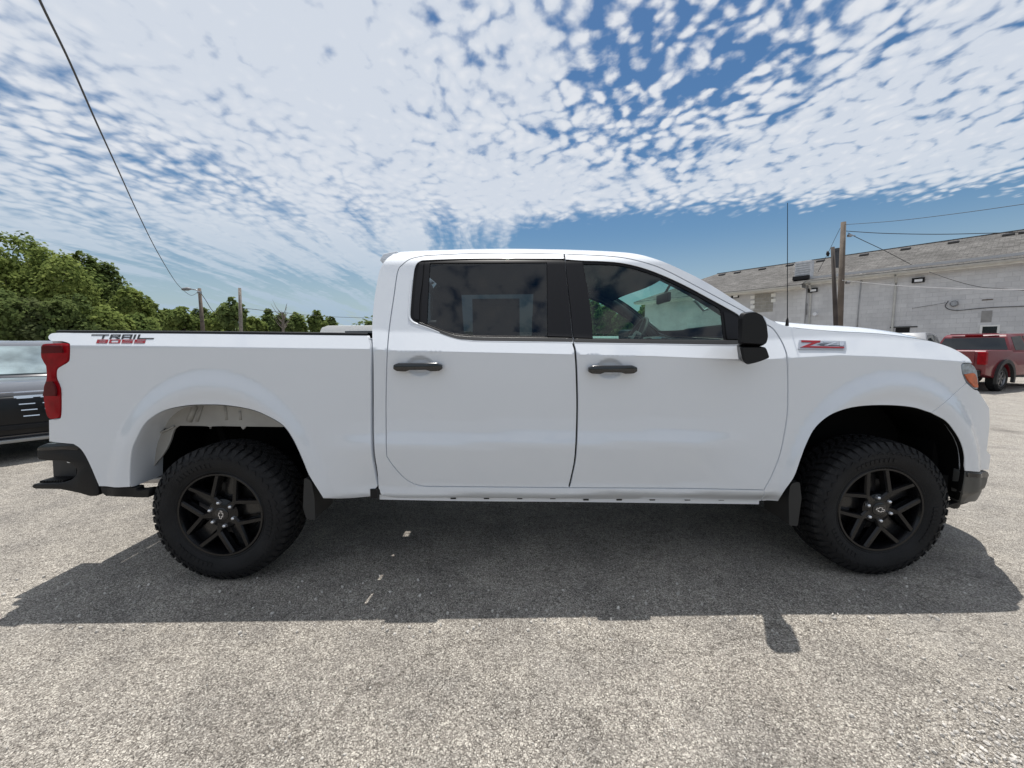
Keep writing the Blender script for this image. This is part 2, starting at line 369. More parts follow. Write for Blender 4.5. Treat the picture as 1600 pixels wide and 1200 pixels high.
def D(x, z):
    x = np.asarray(x, float); z = np.asarray(z, float)
    h = z - zc(x)
    up = .040 + .60 * np.minimum(h, .11) + .38 * np.maximum(h - .11, 0) + 7 * np.clip(z - 1.88, 0, 1) ** 2
    wdoor = sst(x, -1.15, -.75) * (1 - sst(x, 1.0, 1.45))
    lo = np.interp(z, LOWZ, LOWD) * wdoor + np.interp(z, LOWZ, LOWF) * (1 - wdoor)
    d = np.where(h > 0, up, lo)
    for (hb, a, b, amp, q0, q1) in ((HUB_F, .50, .645, .033, 1.28, 1.14), (HUB_R, .52, .665, .018, 1.30, 1.14)):
        dz = np.where(z > hb.z, (z - hb.z) / b, (z - hb.z) / 3.0)
        q = np.sqrt(((x - hb.x) / a) ** 2 + dz ** 2)
        fade = (1 - sst(h, -.03, .03))
        d = d - amp * (1 - sst(q, q1, q0)) * fade + .012 * (1 - sst(q, 1.0, 1.12)) * fade
    for c in DENTS:
        r2 = ((x - c[0]) / .066) ** 2 + ((z - c[2]) / .050) ** 2
        d = d + .020 * np.exp(-r2 ** 4)
    d = d + .6 * np.clip(x - 2.5, 0, 9) ** 2 + .5 * np.clip(-2.5 - x, 0, 9) ** 2
    return d
def hit(px, py, off=0.0):
    d = ray(px, py); ts = np.linspace(1.9, 3.3, 281) / d.y
    X = d.x * ts; Yv = d.y * ts; Z = CAM_H + d.z * ts
    f = Yv - (Y0 + off + D(X, Z)); idx = np.where((f[:-1] < 0) & (f[1:] >= 0))[0]
    if len(idx) == 0: i = int(np.argmax(f[:150])) if f[:150].max() < 0 else int(np.argmin(np.abs(f))); t = ts[i]
    else:
        i = idx[0]; a, b = f[i], f[i + 1]; t = ts[i] + (ts[i + 1] - ts[i]) * (-a / (b - a))
    return Vector((d.x * t, d.y * t, CAM_H + d.z * t))
def dens(segs, n=5, off=0.0):
    """segs: list of pixel polylines joined at corners; each is smoothed. returns xz loop"""
    out = []
    for s in segs:
        c = catmull(s, n) if len(s) > 2 else [s[0], s[1]]
        pts = [hit(a, b, off) for a, b in c]
        # straight subdivision of long edges
        for i, p in enumerate(pts):
            if out and (Vector(out[-1]) - Vector((p.x, p.z))).length < .0015: continue
            if out:
                a = Vector(out[-1]); b2 = Vector((p.x, p.z)); L = (b2 - a).length; k = int(L / .03)
                for j in range(1, k + 1): q = a.lerp(b2, j / (k + 1)); out.append((q.x, q.y))
            out.append((p.x, p.z))
    if (Vector(out[0]) - Vector(out[-1])).length < .0015: out.pop()
    else:
        a = Vector(out[-1]); b2 = Vector(out[0]); L = (b2 - a).length; k = int(L / .03)
        for j in range(1, k + 1): q = a.lerp(b2, j / (k + 1)); out.append((q.x, q.y))
    return out
def area(P): return .5 * sum(P[i - 1][0] * P[i][1] - P[i][0] * P[i - 1][1] for i in range(len(P)))
def offset(P, d):
    """shrink loop by d"""
    P = np.array(P); 
    if area(P) < 0: P = P[::-1]
    n = np.roll(P, -1, 0) - np.roll(P, 1, 0); n = np.stack([-n[:, 1], n[:, 0]], 1); n /= np.linalg.norm(n, axis=1)[:, None] + 1e-9
    return [tuple(p) for p in P + n * d]
def inside(pts, poly):
    poly = np.array(poly); x, y = pts[:, 0], pts[:, 1]; r = np.zeros(len(pts), bool)
    a = poly; b = np.roll(poly, -1, 0)
    for (x1, y1), (x2, y2) in zip(a, b):
        if y1 == y2: continue
        c = ((y1 > y) != (y2 > y)) & (x < (x2 - x1) * (y - y1) / (y2 - y1) + x1); r ^= c
    return r
def edgedist(pts, poly):
    poly = np.array(poly); a = poly; b = np.roll(poly, -1, 0); d = np.full(len(pts), 9.)
    for p, q in zip(a, b):
        v = q - p; l = max(v @ v, 1e-12); t = np.clip(((pts - p) @ v) / l, 0, 1); d = np.minimum(d, np.linalg.norm(pts - (p + t[:, None] * v), axis=1))
    return d
HL = sorted(set([round(v, 4) for v in list(np.arange(-1.1, .62, .024))] + [-.011, -.005, -.0015, .0015, .005, .011, .018] + [round(v, 4) for v in np.arange(.50, .60, .01)]))
def emit(name, V, F, m, parent=None, normals=None, mirror=True, par_m=None, smooth=False, auto=None, label=None):
    """V in world coordinates; builds near-side object and its far-side mirror under the truck"""
    V = np.array(V, float); V[:, 1] -= YC
    o = mesh(name, V, F, m, parent or truck, smooth, normals, auto); r = [o]
    if mirror:
        V2 = V.copy(); V2[:, 1] *= -1; N2 = None
        if normals is not None: N2 = np.array(normals).copy(); N2[:, 1] *= -1
        r.append(mesh(name, V2, [f[::-1] for f in F], m, par_m or truck, smooth, N2, auto))
    if label:
        for q in r: q['label'] = label
    return r
def panel(name, loop, m, off=0.0, holes=(), flange=.02, shrink=.0, mirror=True, parent=None, par_m=None, step=.026, bulge=0, label=None):
    loop = offset(loop, shrink) if shrink else (loop if area(loop) > 0 else loop[::-1])
    holes = [h if area(h) > 0 else h[::-1] for h in holes]
    P = np.array(loop); x0, x1 = P[:, 0].min(), P[:, 0].max(); z0, z1 = P[:, 1].min(), P[:, 1].max()
    xs = np.arange(math.floor(x0 / step) * step, x1 + step, step); pts = []
    for x in xs:
        c = float(zc(x)); pts += [(x, c + h) for h in HL if z0 < c + h < z1]
    for c in DENTS:
        if x0 < c[0] < x1 and z0 < c[2] < z1: pts += [(c[0] + a * .0125 + .004, c[2] + b * .0125 + .003) for a in range(-10, 11) for b in range(-7, 8)]
    pts = np.array(pts) if pts else np.zeros((0, 2))
    if len(pts):
        k = inside(pts, loop) & (edgedist(pts, loop) > .006)
        for h in holes: k &= ~inside(pts, h) & (edgedist(pts, h) > .006)
        pts = pts[k]
    allp = [Vector(p) for p in loop]; edges = [(i, (i + 1) % len(loop)) for i in range(len(loop))]
    for h in holes:
        b = len(allp); allp += [Vector(p) for p in h]; edges += [(b + i, b + (i + 1) % len(h)) for i in range(len(h))]
    allp += [Vector(p) for p in pts]
    v2, e2, f2, *_ = delaunay_2d_cdt(allp, edges, [], 0, 1e-6)
    v2 = np.array([tuple(v) for v in v2]); f2 = np.array([f for f in f2 if len(f) == 3])
    cen = v2[f2].mean(1); k = inside(cen, loop)
    for h in holes: k &= ~inside(cen, h)
    f2 = f2[k]
    ed = None
    dd = D(v2[:, 0], v2[:, 1])
    if bulge:
        ed = edgedist(v2, loop); bl = bulge * np.minimum(1, ed / .02) ** .5; dd = dd - bl
    V = np.stack([v2[:, 0], Y0 + off + dd, v2[:, 1]], 1)
    e = .003
    gx = (D(v2[:, 0] + e, v2[:, 1]) - D(v2[:, 0] - e, v2[:, 1])) / (2 * e); gz = (D(v2[:, 0], v2[:, 1] + e) - D(v2[:, 0], v2[:, 1] - e)) / (2 * e)
    Nn = np.stack([gx, -np.ones(len(v2)), gz], 1); Nn /= np.linalg.norm(Nn, axis=1)[:, None]
    # orientation: want normal towards -y
    F = []
    for f in f2:
        a, b, c = V[f]; n = np.cross(b - a, c - a); F.append(tuple(f) if n[1] < 0 else tuple(f[::-1]))
    V = list(V); Nn = list(Nn)
    if flange:
        for lp, sg in [(loop, 1)] + [(h, -1) for h in holes]:
            L = np.array(lp); nn = np.roll(L, -1, 0) - np.roll(L, 1, 0); nn = np.stack([nn[:, 1], -nn[:, 0]], 1) * sg; nn /= np.linalg.norm(nn, axis=1)[:, None] + 1e-9
            dl = D(L[:, 0], L[:, 1]); b = len(V); n = len(L)
            for i in range(n):
                V.append((L[i, 0], Y0 + off + dl[i], L[i, 1])); Nn.append((nn[i, 0] * .8, -.6, nn[i, 1] * .8))
            for i in range(n):
                V.append((L[i, 0] + nn[i, 0] * .002, Y0 + off + dl[i] + flange, L[i, 1] + nn[i, 1] * .002)); Nn.append((nn[i, 0], 0, nn[i, 1]))
            for i in range(n):
                j = (i + 1) % n; q = (b + i, b + j, b + n + j, b + n + i)
                F.append(q[::-1] if sg > 0 else q)
    return emit(name, V, F, m, parent, Nn, mirror, par_m, label=label)

# --- outlines in the photograph's plane, put onto the body surface
ARCH_R = [(203, 761), (203, 735), (205.5, 707), (212, 688), (227.5, 660.5), (255, 642), (290.7, 634), (321, 632.4), (354, 633.5), (392.4, 640), (420, 651), (442, 664.6), (455.7, 682.5), (466.7, 704.5), (475, 723.7), (483, 743), (497, 766), (505, 778.8)]
ARCH_F = [(1216, 783), (1227.5, 765), (1241, 745), (1251, 718), (1260.5, 693.5), (1274, 668.7), (1296, 649.5), (1323.7, 638.5), (1354, 634), (1392.4, 633.5), (1428, 637), (1455.7, 645.4), (1477.7, 657.7), (1491.4, 674), (1501, 690.7), (1506.5, 710), (1508, 736)]
i_b = 12  # index in ARCH_F where the bumper seam meets the arch
BED = [[(90, 519.5), (300, 521), (574, 524)], [(574, 524), (580, 545.5), (579.5, 580), (579.5, 640), (579.5, 670), (580.5, 707), (585, 736), (589.5, 760)], [(589.5, 760), (578, 776)], [(578, 776), (540, 779), (505, 778.8)], ARCH_R[::-1],
       [(203, 761), (154.7, 760)], [(154.7, 760), (149, 746.7), (141, 728), (133, 712), (125, 701), (114.7, 694)], [(114.7, 694), (76.8, 690)], [(76.8, 690), (76.2, 656)],
       [(76.2, 656), (90.7, 654.5), (95.5, 648), (95.8, 613), (93.5, 602), (88.8, 590), (89.5, 577), (97, 571), (105.5, 566), (108.5, 560), (109, 541), (107, 536.5), (97, 533.5)], [(97, 533.5), (80, 533), (75, 527), (80, 521), (90, 519.5)]]
REAR_SEAM = [(664.5, 398.8), (642, 403.7), (628.5, 412.7), (620.6, 424), (615, 460), (607, 516), (603.7, 561), (602.2, 617.5), (602.2, 660), (603, 707.5), (606, 717), (615, 730), (630, 746.5), (645, 756), (661, 760.5), (675, 761)]
B_SEAM = [(881.6, 396.5), (885, 437.5), (890.6, 482.5), (895, 532), (899.6, 554.5), (902, 617.5), (901.5, 670), (899, 715), (894, 742), (889, 763)]
RDOOR = [REAR_SEAM, [(675, 761), (889, 763)], B_SEAM[::-1], [(881.6, 396.5), (795, 395), (727.5, 396), (664.5, 398.8)]]
FSEAM = [(1197.5, 506), (1209, 514), (1220, 530), (1227, 545), (1230.5, 560), (1231.7, 590), (1231.7, 620), (1231, 645), (1227, 673), (1219.5, 709.7), (1206.7, 742.7), (1193.8, 766.5)]
FDOOR = [B_SEAM, [(889, 763), (1060, 764), (1193.8, 766.5)], FSEAM[::-1], [(1197.5, 506), (1170, 490), (1145, 476.5), (1107.5, 456.5), (1070, 436.5), (1045, 423.7), (1020, 413.2), (982.5, 403.5), (945, 399.2), (881.6, 396.5)]]
RWIN = [[(882.8, 404), (795, 403.5), (727.5, 404), (671, 406), (656, 408.2), (648.5, 416.5), (645, 437.5), (641.5, 478), (641, 494), (643.5, 499.5), (649, 503.5), (669, 510.5), (696, 521.5), (716, 528), (735, 530.8), (760, 532), (895.4, 533.8)], [(895.4, 533.8), (890.6, 482.5), (885.5, 437.5), (882.8, 404)]]
FWIN = [[(882.8, 405), (910, 407), (940, 408), (970, 410.5), (1000, 417), (1032.5, 428.5), (1070, 445.5), (1107.5, 465.5), (1150, 489), (1157, 496)], [(1157, 496), (1158, 536.5)], [(1158, 536.5), (1135, 538), (1000, 536), (897, 534.5)], [(897, 534.5), (892, 482.5), (886.5, 437.5), (882.8, 405)]]
RGLASS = [[(671.5, 411), (854.6, 409.8)], [(854.6, 409.8), (856, 525.5)], [(856, 525.5), (760, 524.8), (718.5, 522.5), (700, 518.5), (684, 512.5), (666, 505)], [(666, 505), (668, 460), (671.5, 411)]]
FGLASS = [[(911, 412.5), (940, 412.8), (970, 415), (1000, 422), (1032.5, 433.5), (1070, 451.5), (1100, 467.5), (1120, 479), (1127, 484.5)], [(1127, 484.5), (1132.5, 531)], [(1132.5, 531), (1000, 530), (926, 529)], [(926, 529), (923.7, 495), (918, 450), (911, 412.5)]]
FRAME_TOP = [(591.8, 763), (590, 737.5), (585.8, 707.5), (584.3, 670), (584, 620), (583.5, 560), (582, 530), (582, 500), (586, 460), (592.5, 426), (598, 413), (608, 401.5), (626, 393.5)]
ROOFL = [(626, 393.5), (700, 390.3), (785, 388.7), (870, 389.7), (920, 391.3), (970, 394), (1000, 398), (1025, 405), (1045, 412.5), (1070, 424), (1095, 436.5), (1120, 451), (1145, 467), (1170, 482.5), (1190, 494)]
CABF = [FRAME_TOP, ROOFL, [(1190, 494), (1197.5, 506)], [(1197.5, 506), (1170, 490), (1145, 476.5), (1107.5, 456.5), (1070, 436.5), (1045, 423.7), (1020, 413.2), (982.5, 403.5), (945, 399.2), (881.6, 396.5)], [(881.6, 396.5), (795, 395), (727.5, 396), (664.5, 398.8)], REAR_SEAM, [(675, 761), (889, 763)], [(889, 763), (1060, 764), (1193.8, 766.5)], [(1193.8, 766.5), (1189, 782.5)], [(1189, 782.5), (1060, 780.5), (720, 777.5), (609, 776.5), (591.8, 763)]]
FENDER = [[(1194, 494), (1205, 500), (1220, 506.3), (1240, 511.5), (1260, 513.8), (1313, 518), (1377, 521.5), (1440, 530), (1472.5, 538), (1495, 547.5), (1508, 555.5), (1515, 561), (1519, 568)],
          [(1519, 568), (1505.5, 567.5), (1502, 571)], [(1502, 571), (1504, 584), (1510, 598)], [(1510, 598), (1480, 625.5), (1455.7, 645.4)], ARCH_F[:i_b][::-1], [(1216, 783), (1191, 782.8)], [(1191, 782.8), (1193.8, 766.5)], FSEAM[::-1], [(1197.5, 506), (1194, 494)]]
BUMPC = [[(1510, 598), (1521.7, 608), (1528, 610), (1533.5, 618), (1540, 628), (1546, 637.5)], [(1546, 637.5), (1546.5, 662), (1544, 688), (1542, 704)], [(1542, 704), (1548, 711.5)], [(1548, 711.5), (1545, 734)], [(1545, 734), (1508, 736)], ARCH_F[i_b:][::-1] if False else [(1508, 736), (1506.5, 710), (1501, 690.7), (1491.4, 674), (1477.7, 657.7), (1455.7, 645.4)], [(1455.7, 645.4), (1480, 625.5), (1510, 598)]]
HEADL = [[(1503, 571.5), (1506, 568.3), (1516, 568.3)], [(1516, 568.3), (1522, 573), (1526, 580)], [(1526, 580), (1528, 596), (1527, 608)], [(1527, 608), (1521, 606.5), (1510.5, 596)], [(1510.5, 596), (1504.5, 584), (1503, 571.5)]]
TAILL = [[(66, 541), (70, 537.6), (86, 536.6), (102, 536.8), (107, 540), (107.3, 556), (104.5, 565)], [(104.5, 565), (96, 571), (88.5, 577), (87.2, 590)], [(87.2, 590), (92, 601), (94.2, 613), (94.4, 646), (90, 653.2)], [(90, 653.2), (79, 653.8), (73, 644), (69, 618)], [(69, 618), (70, 604), (74, 592), (74, 573)], [(74, 573), (66.5, 559), (66, 541)]]
C = {k: dens(v) for k, v in dict(bed=BED, rdoor=RDOOR, fdoor=FDOOR, rwin=RWIN, fwin=FWIN, rglass=RGLASS, fglass=FGLASS, cabf=CABF, fender=FENDER, bumpc=BUMPC, headl=HEADL, taill=TAILL).items()}

panel('bed_side', C['bed'], WHITE, shrink=.002, flange=.035)
panel('rear_door', C['rdoor'], WHITE, shrink=.0065, holes=[C['rwin']])
rdoors = [o for o in bpy.data.objects if o.name.startswith('rear_door')]
panel('front_door', C['fdoor'], WHITE, shrink=.0065, holes=[C['fwin']])
fdoors = [o for o in bpy.data.objects if o.name.startswith('front_door')]
RD, FD = sorted(rdoors, key=lambda o: o.name), sorted(fdoors, key=lambda o: o.name)
panel('cab_frame', C['cabf'], WHITE, shrink=.0, flange=.06)
panel('front_fender', C['fender'], WHITE, shrink=.002, flange=.03)
panel('front_bumper_cover', C['bumpc'], WHITE, shrink=.002, flange=.03)

def child(pname, *a, par=None, **k): return panel(*a, parent=par[0], par_m=par[1], **k)
# dark jamb behind the shut lines
JAMB = [FRAME_TOP[::-1][::-1], ROOFL, [(1190, 494), (1205, 504)], [(1205, 504), (1220, 522), (1233, 545), (1240, 560), (1241, 620), (1237, 673), (1227, 709.7), (1206, 760), (1194, 778)], [(1194, 778), (1060, 777), (720, 774), (609, 773), (591.8, 763)]]
jl = offset(dens(JAMB), .012)
def grow(l, d): return offset(l, -d)
panel('door_jamb', jl, SEAM, off=.022, holes=[grow(C['rwin'], .006), grow(C['fwin'], .006)] if False else [grow(C['rglass'], .02), grow(C['fglass'], .02)], flange=.0)
# window surround, glass, pillar trims
child('x', 'window_trim', C['rwin'], TRIMB, off=.007, holes=[C['rglass']], shrink=.0006, flange=.006, par=RD)
child('x', 'window_trim', C['fwin'], TRIMB, off=.007, holes=[C['fglass']], shrink=.0006, flange=.006, par=FD)
child('x', 'window_glass', grow(C['rglass'], .006), GLASS_R, off=.012, flange=0, par=RD)
child('x', 'window_glass', grow(C['fglass'], .006), GLASS_F, off=.012, flange=0, par=FD)
PB = [[(854.6, 408), (882.3, 408)], [(882.3, 408), (885.2, 437.5), (890.3, 482.5), (893.9, 526.5)], [(893.9, 526.5), (855.8, 525.5)], [(855.8, 525.5), (854.6, 408)]]
PA = [[(883.4, 408), (909.5, 409)], [(909.5, 409), (918, 450), (924, 495), (926.5, 528.5)], [(926.5, 528.5), (895.8, 527.5)], [(895.8, 527.5), (891.6, 482.5), (886.4, 437.5), (883.4, 408)]]
PQ = [[(655, 410), (662, 409.5)], [(662, 409.5), (660, 440), (656, 470), (655, 500)], [(655, 500), (647.5, 497), (646.5, 480), (650, 440), (655, 410)]]
PQ2 = [[(664.5, 409.3), (672, 409.3)], [(672, 409.3), (669.5, 450), (667, 506)], [(667, 506), (658, 502), (660.5, 450), (664.5, 409.3)]]
PS = [[(1131, 487), (1141, 489.5), (1155.5, 497)], [(1155.5, 497), (1156, 530)], [(1156, 530), (1136, 530.5)], [(1136, 530.5), (1131, 487)]]
BELT_R = [[(652, 506.5), (669, 513.5), (696, 524), (716, 529.8), (735, 531.6), (760, 532.6), (894.8, 534.2)], [(894.8, 534.2), (894.3, 528)], [(894.3, 528), (760, 526.6), (718.5, 524.5), (698, 519.5), (672, 509.5), (655, 503)], [(655, 503), (652, 506.5)]]
BELT_F = [[(897.5, 535), (1000, 536.4), (1135, 538.4), (1156, 537)], [(1156, 537), (1155, 531.5)], [(1155, 531.5), (1000, 531), (897.2, 529)], [(897.2, 529), (897.5, 535)]]
PILL = mat('pillar_applique', (.007, .007, .009), .36, spec=.25, var=.1, vscale=3, bump=.05, bscale=200)
BELTM = mat('belt_moulding', (.028, .027, .026), .35, spec=.6)
for nm, L_, mm, par, o_ in (('pillar_trim', PB, PILL, RD, -.002), ('pillar_trim', PA, PILL, FD, -.002), ('quarter_trim', PQ, PILL, RD, .0), ('quarter_trim', PQ2, PILL, RD, .001), ('mirror_sail', PS, PILL, FD, .0), ('belt_moulding', BELT_R, BELTM, RD, -.002), ('belt_moulding', BELT_F, BELTM, FD, -.002)):
    child('x', nm, dens(L_), mm, off=o_, flange=.01, shrink=.001, par=par)
# bright rolled lip under each window line
for pts_, pr in ((RWIN[0][6:], RD), (FWIN[2][::-1], FD)):
    e_ = [hit(a, b) for a, b in catmull(pts_, 4)]
    dn = []
    for i, p in enumerate(e_):
        q = e_[min(i + 1, len(e_) - 1)] - e_[max(i - 1, 0)]; n2 = Vector((q.z, 0, -q.x)).normalized(); dn.append(n2 if n2.z < 0 or abs(n2.z) < .3 else -n2)
    for s_, par_ in ((1, pr[0]), (-1, pr[1])):
        MB().grid([[Vector((p.x + n2.x * a_, (p.y + o_ - YC) * s_, p.z + n2.z * a_)) for p, n2 in zip(e_, dn)] for a_, o_ in ((0, .012), (.001, .0), (.004, -.004), (.010, -.006), (.014, -.0015))]).build('window_ledge', WHITE, par_, smooth=True)
# lamps
taill = panel('tail_light', C['taill'], RED, off=-.004, flange=.07, bulge=.012)
T2 = dens([[(70, 541.5), (85, 540), (101, 540.5)], [(101, 540.5), (103, 551)], [(103, 551), (70, 552)], [(70, 552), (70, 541.5)]])
panel('lamp_band', T2, REDD, off=-.018, flange=.01, parent=taill[0], par_m=taill[1])
T3 = dens([[(77, 596), (87, 596)], [(87, 596), (91, 606), (92, 618)], [(92, 618), (72, 618)], [(72, 618), (77, 596)]])
panel('lamp_band', T3, REDD, off=-.018, flange=.01, parent=taill[0], par_m=taill[1])
headl = panel('headlight', C['headl'], LENS, off=-.001, flange=.05, bulge=.006)
H2 = dens([[(1506, 585), (1519, 583), (1524, 590)], [(1524, 590), (1526, 605)], [(1526, 605), (1521, 604.5), (1511, 594.5)], [(1511, 594.5), (1506, 585)]])
panel('turn_signal', H2, AMBER, off=-.009, flange=.008, parent=headl[0], par_m=headl[1])

# --- lofts across the truck
def lerp_rows(edge, n, fx, fz):
    """edge: near-side 3-D points; returns rows across to the mirrored side. fx, fz(s, i) offsets with s in -1..1"""
    rows = []
    for j in range(n + 1):
        s = -1 + 2 * j / n
        rows.append([Vector((p.x + fx(s, i / (len(edge) - 1)), YC + (YC - p.y) * s, p.z + fz(s, i / (len(edge) - 1)))) - TO for i, p in enumerate(edge)])
    return rows
roofe = [hit(a, b) for a, b in catmull([(608, 401.5), (626, 394), (700, 391), (785, 389.4), (870, 390.4), (920, 392), (970, 394.7), (1000, 398.7), (1020, 403.5)], 4)]
MB().grid(lerp_rows(roofe, 24, lambda s, t: .085 * (1 - t) ** 3 * (1 - s ** 20) + .13 * t ** 6 * (1 - s ** 2), lambda s, t: .045 * (1 - s ** 4) - .0005)).build('roof', WHITE, truck, smooth=True)  # rear edge bowed forward to let sun into the cab-bed gap
# headliner under it
MB().grid(lerp_rows([p + Vector((0, .04, -.045)) for p in roofe], 12, lambda s, t: .10 * (1 - t) ** 3 * (1 - s ** 10) + .13 * t ** 6 * (1 - s ** 2), lambda s, t: .04 * (1 - s ** 4))).build('headliner', INTER, truck, smooth=True)
wse = [hit(a, b) + Vector((0, .035, -.004)) for a, b in catmull([(1022, 405), (1045, 413.5), (1070, 425), (1095, 437.5), (1120, 452), (1145, 468), (1170, 484), (1200, 503)], 3)]
MB().grid(lerp_rows(wse, 24, lambda s, t: (.13 + .05 * t) * (1 - s ** 2), lambda s, t: .045 * (1 - s ** 4) * (1 - t))).build('windshield', GLASS_W, truck, smooth=True)
# inner A pillars and header
ape = [hit(a, b) + Vector((-.015, .06, -.03)) for a, b in catmull([(1000, 403), (1045, 419), (1095, 445), (1145, 476), (1190, 506)], 3)]
for sgn in (1, -1):
    MB().tube([Vector((p.x, (p.y - YC) * sgn, p.z)) for p in ape], .038, 8).build('pillar_cover', INTER, truck, smooth=True)
MB().grid(lerp_rows([hit(1000, 402) + Vector((0, .04, -.03)), hit(1048, 424) + Vector((0, .06, -.02))], 14, lambda s, t: .12 * (1 - s ** 2), lambda s, t: .045 * (1 - s ** 4) - .01)).build('header_trim', INTER, truck, smooth=True)
# cab back
bke = [hit(a, b) + Vector((.004, .004, 0)) for a, b in catmull([(608, 401.5), (598, 413), (592.5, 426), (586, 460), (582, 500), (582, 530), (583.5, 560), (584.3, 650), (585.8, 707), (590, 738), (592, 762)], 2)]
_bx = [p.x for p in bke]
rows = lerp_rows(bke, 20, lambda s, t: max(0, -.772 - _bx[round(t * (len(bke) - 1))]) * (1 - s ** 20), lambda s, t: .045 * (1 - s ** 4) * max(0, 1 - t * 8))
mb1, mb2 = MB(), MB()
zt, zb = 1.90, 1.56
for j in range(20):
    for i in range(len(bke) - 1):
        q = [rows[j][i], rows[j + 1][i], rows[j + 1][i + 1], rows[j][i + 1]]
        zz = sum(p.z for p in q) / 4; (mb2 if zb < zz < zt and 2 <= j < 18 else mb1).add(q, [(0, 1, 2, 3)])
mb1.build('cab_back_panel', WHITE, truck, smooth=True); mb2.build('rear_window', GLASS_R, truck, smooth=True)
# ends of rear roof spoiler lip, middle left out so sun reaches the gap
sp = [(594.8, 407), (600, 397.5), (622, 393.6)]
a0 = [at(594.8, 407.5, 2.66), at(600, 397.5, 2.66), at(622, 393.2, 2.66), at(626, 398, 2.66), at(600, 413, 2.66)]
for ya, yb in ((-.60, -.52), (.52, .60)): MB().prism([(p.x, p.z) for p in a0], ya, yb).build('roof_spoiler', WHITE, truck, bevel=.005, auto=40)
# rocker lip under the doors (pinch weld)
lip = [hit(a, b) for a, b in catmull([(592, 776.5), (720, 779), (900, 780.5), (1060, 782.5), (1188, 784)], 4)]
MB().grid([[p + Vector((0, .012, .01)) - TO for p in lip], [p + Vector((0, .012, -.020)) - TO for p in lip], [p + Vector((0, .10, -.024)) - TO for p in lip], [p + Vector((0, .5, .10)) - TO for p in lip]]).build('rocker_lip', WHITE, truck, auto=30)
MB().grid([[p + Vector((0, 2 * (YC - p.y) - .012, .01)) - TO for p in lip], [p + Vector((0, 2 * (YC - p.y) - .012, -.016)) - TO for p in lip], [p + Vector((0, 2 * (YC - p.y) - .10, -.02)) - TO for p in lip], [p + Vector((0, 2 * (YC - p.y) - .5, .10)) - TO for p in lip]]).build('rocker_lip', WHITE, truck, auto=30)
# drain slots along the rocker
for px in (655, 708, 760, 812, 864, 916, 968, 1020, 1075, 1128):
    p = hit(px, 779.3 if px < 900 else 781.5); MB().box((p.x - .016, p.y + .004 - YC, p.z - .004), (p.x + .016, p.y + .014 - YC, p.z + .004)).build('rocker_clip', SEAM, truck)
# hood
hde = [hit(a, b) for a, b in catmull([(1240, 511.5), (1260, 513.8), (1313, 518), (1377, 521.5), (1440, 530), (1472.5, 538), (1495, 547.5), (1508, 555.5), (1515, 561), (1518.5, 567)], 4)]
def hfz(s, t): return (.012 * (1 - s ** 2) + .050 * sst(1 - abs(s), .10, .30) * (1 - .25 * t)) * (1 - .6 * t ** 4)
MB().grid(lerp_rows(hde, 40, lambda s, t: (.05 + .20 * t) * (1 - s ** 4), lambda s, t: float(hfz(s, t)))).build('hood', WHITE, truck, smooth=True)
cwe = [hit(a, b) + Vector((0, .01, -.008)) for a, b in [(1186, 497), (1205, 502.5), (1220, 508), (1240, 513.5)]]
MB().grid(lerp_rows(cwe, 20, lambda s, t: .10 * (1 - s ** 4), lambda s, t: -.012 * (1 - s ** 6))).build('cowl', BLACK, truck, smooth=True)
# front fascia
fse = [hit(a, b) for a, b in [(1518.5, 568), (1526, 580), (1528, 596), (1527.5, 608), (1533.5, 618), (1540, 628), (1546, 637.5), (1546.5, 662), (1544, 688), (1542, 704), (1548, 711.5), (1545, 734)]]
MB().grid(lerp_rows([p + Vector((-.004, .004, 0)) for p in fse], 24, lambda s, t: .24 * (1 - s ** 4), lambda s, t: 0)).build('front_fascia', WHITE, truck, auto=35)
gm = MB()
for k in range(7):
    z = .88 + k * .055
    gm.grid([[Vector((2.66 + .26 * (1 - s ** 4) + dx, s * .62, z + dz)) for dx, dz in ((0, -.012), (.02, -.008), (.02, .008), (0, .012))] for s in np.linspace(-1, 1, 13)])
gm.build('grille_bar', GLOSSB, truck)
MB().grid([[Vector((2.655 + .25 * (1 - s ** 4), s * .66, z)) for z in (.84, 1.26)] for s in np.linspace(-1, 1, 13)]).build('grille_panel', DARK, truck)
# lower bumper
lbo = [[(1508.5, 736.5), (1540, 735.8)], [(1540, 735.8), (1544.5, 742)], [(1544.5, 742), (1540, 759), (1530, 779)], [(1530, 779), (1524, 783), (1500.5, 785.5)], [(1500.5, 785.5), (1505, 765), (1508.5, 736.5)]]
GUN = mat('bumper_grey', (.085, .085, .080), .5, .3, var=.08)
panel('front_bumper', dens(lbo), GUN, off=.0, flange=.06, bulge=.004)
panel('bumper_groove', dens([[(1510, 738), (1541, 737)], [(1541, 737), (1543, 742)], [(1543, 742), (1538, 745.5), (1510, 744.5)], [(1510, 744.5), (1510, 738)]]), GLOSSB, off=-.008, flange=.008)
lb = [hit(a, b) + Vector((0, .02, 0)) for a, b in [(1541, 737), (1543, 745), (1538, 762), (1529, 779)]]
MB().grid(lerp_rows(lb, 16, lambda s, t: .24 * (1 - s ** 4), lambda s, t: 0)).build('front_bumper', GUN, truck, auto=35)
panel('air_dam', dens([[(1500, 786), (1520, 784)], [(1520, 784), (1493, 796)], [(1493, 796), (1484, 791.5)], [(1484, 791.5), (1500, 786)]]), BLACK, off=.01, flange=.04)

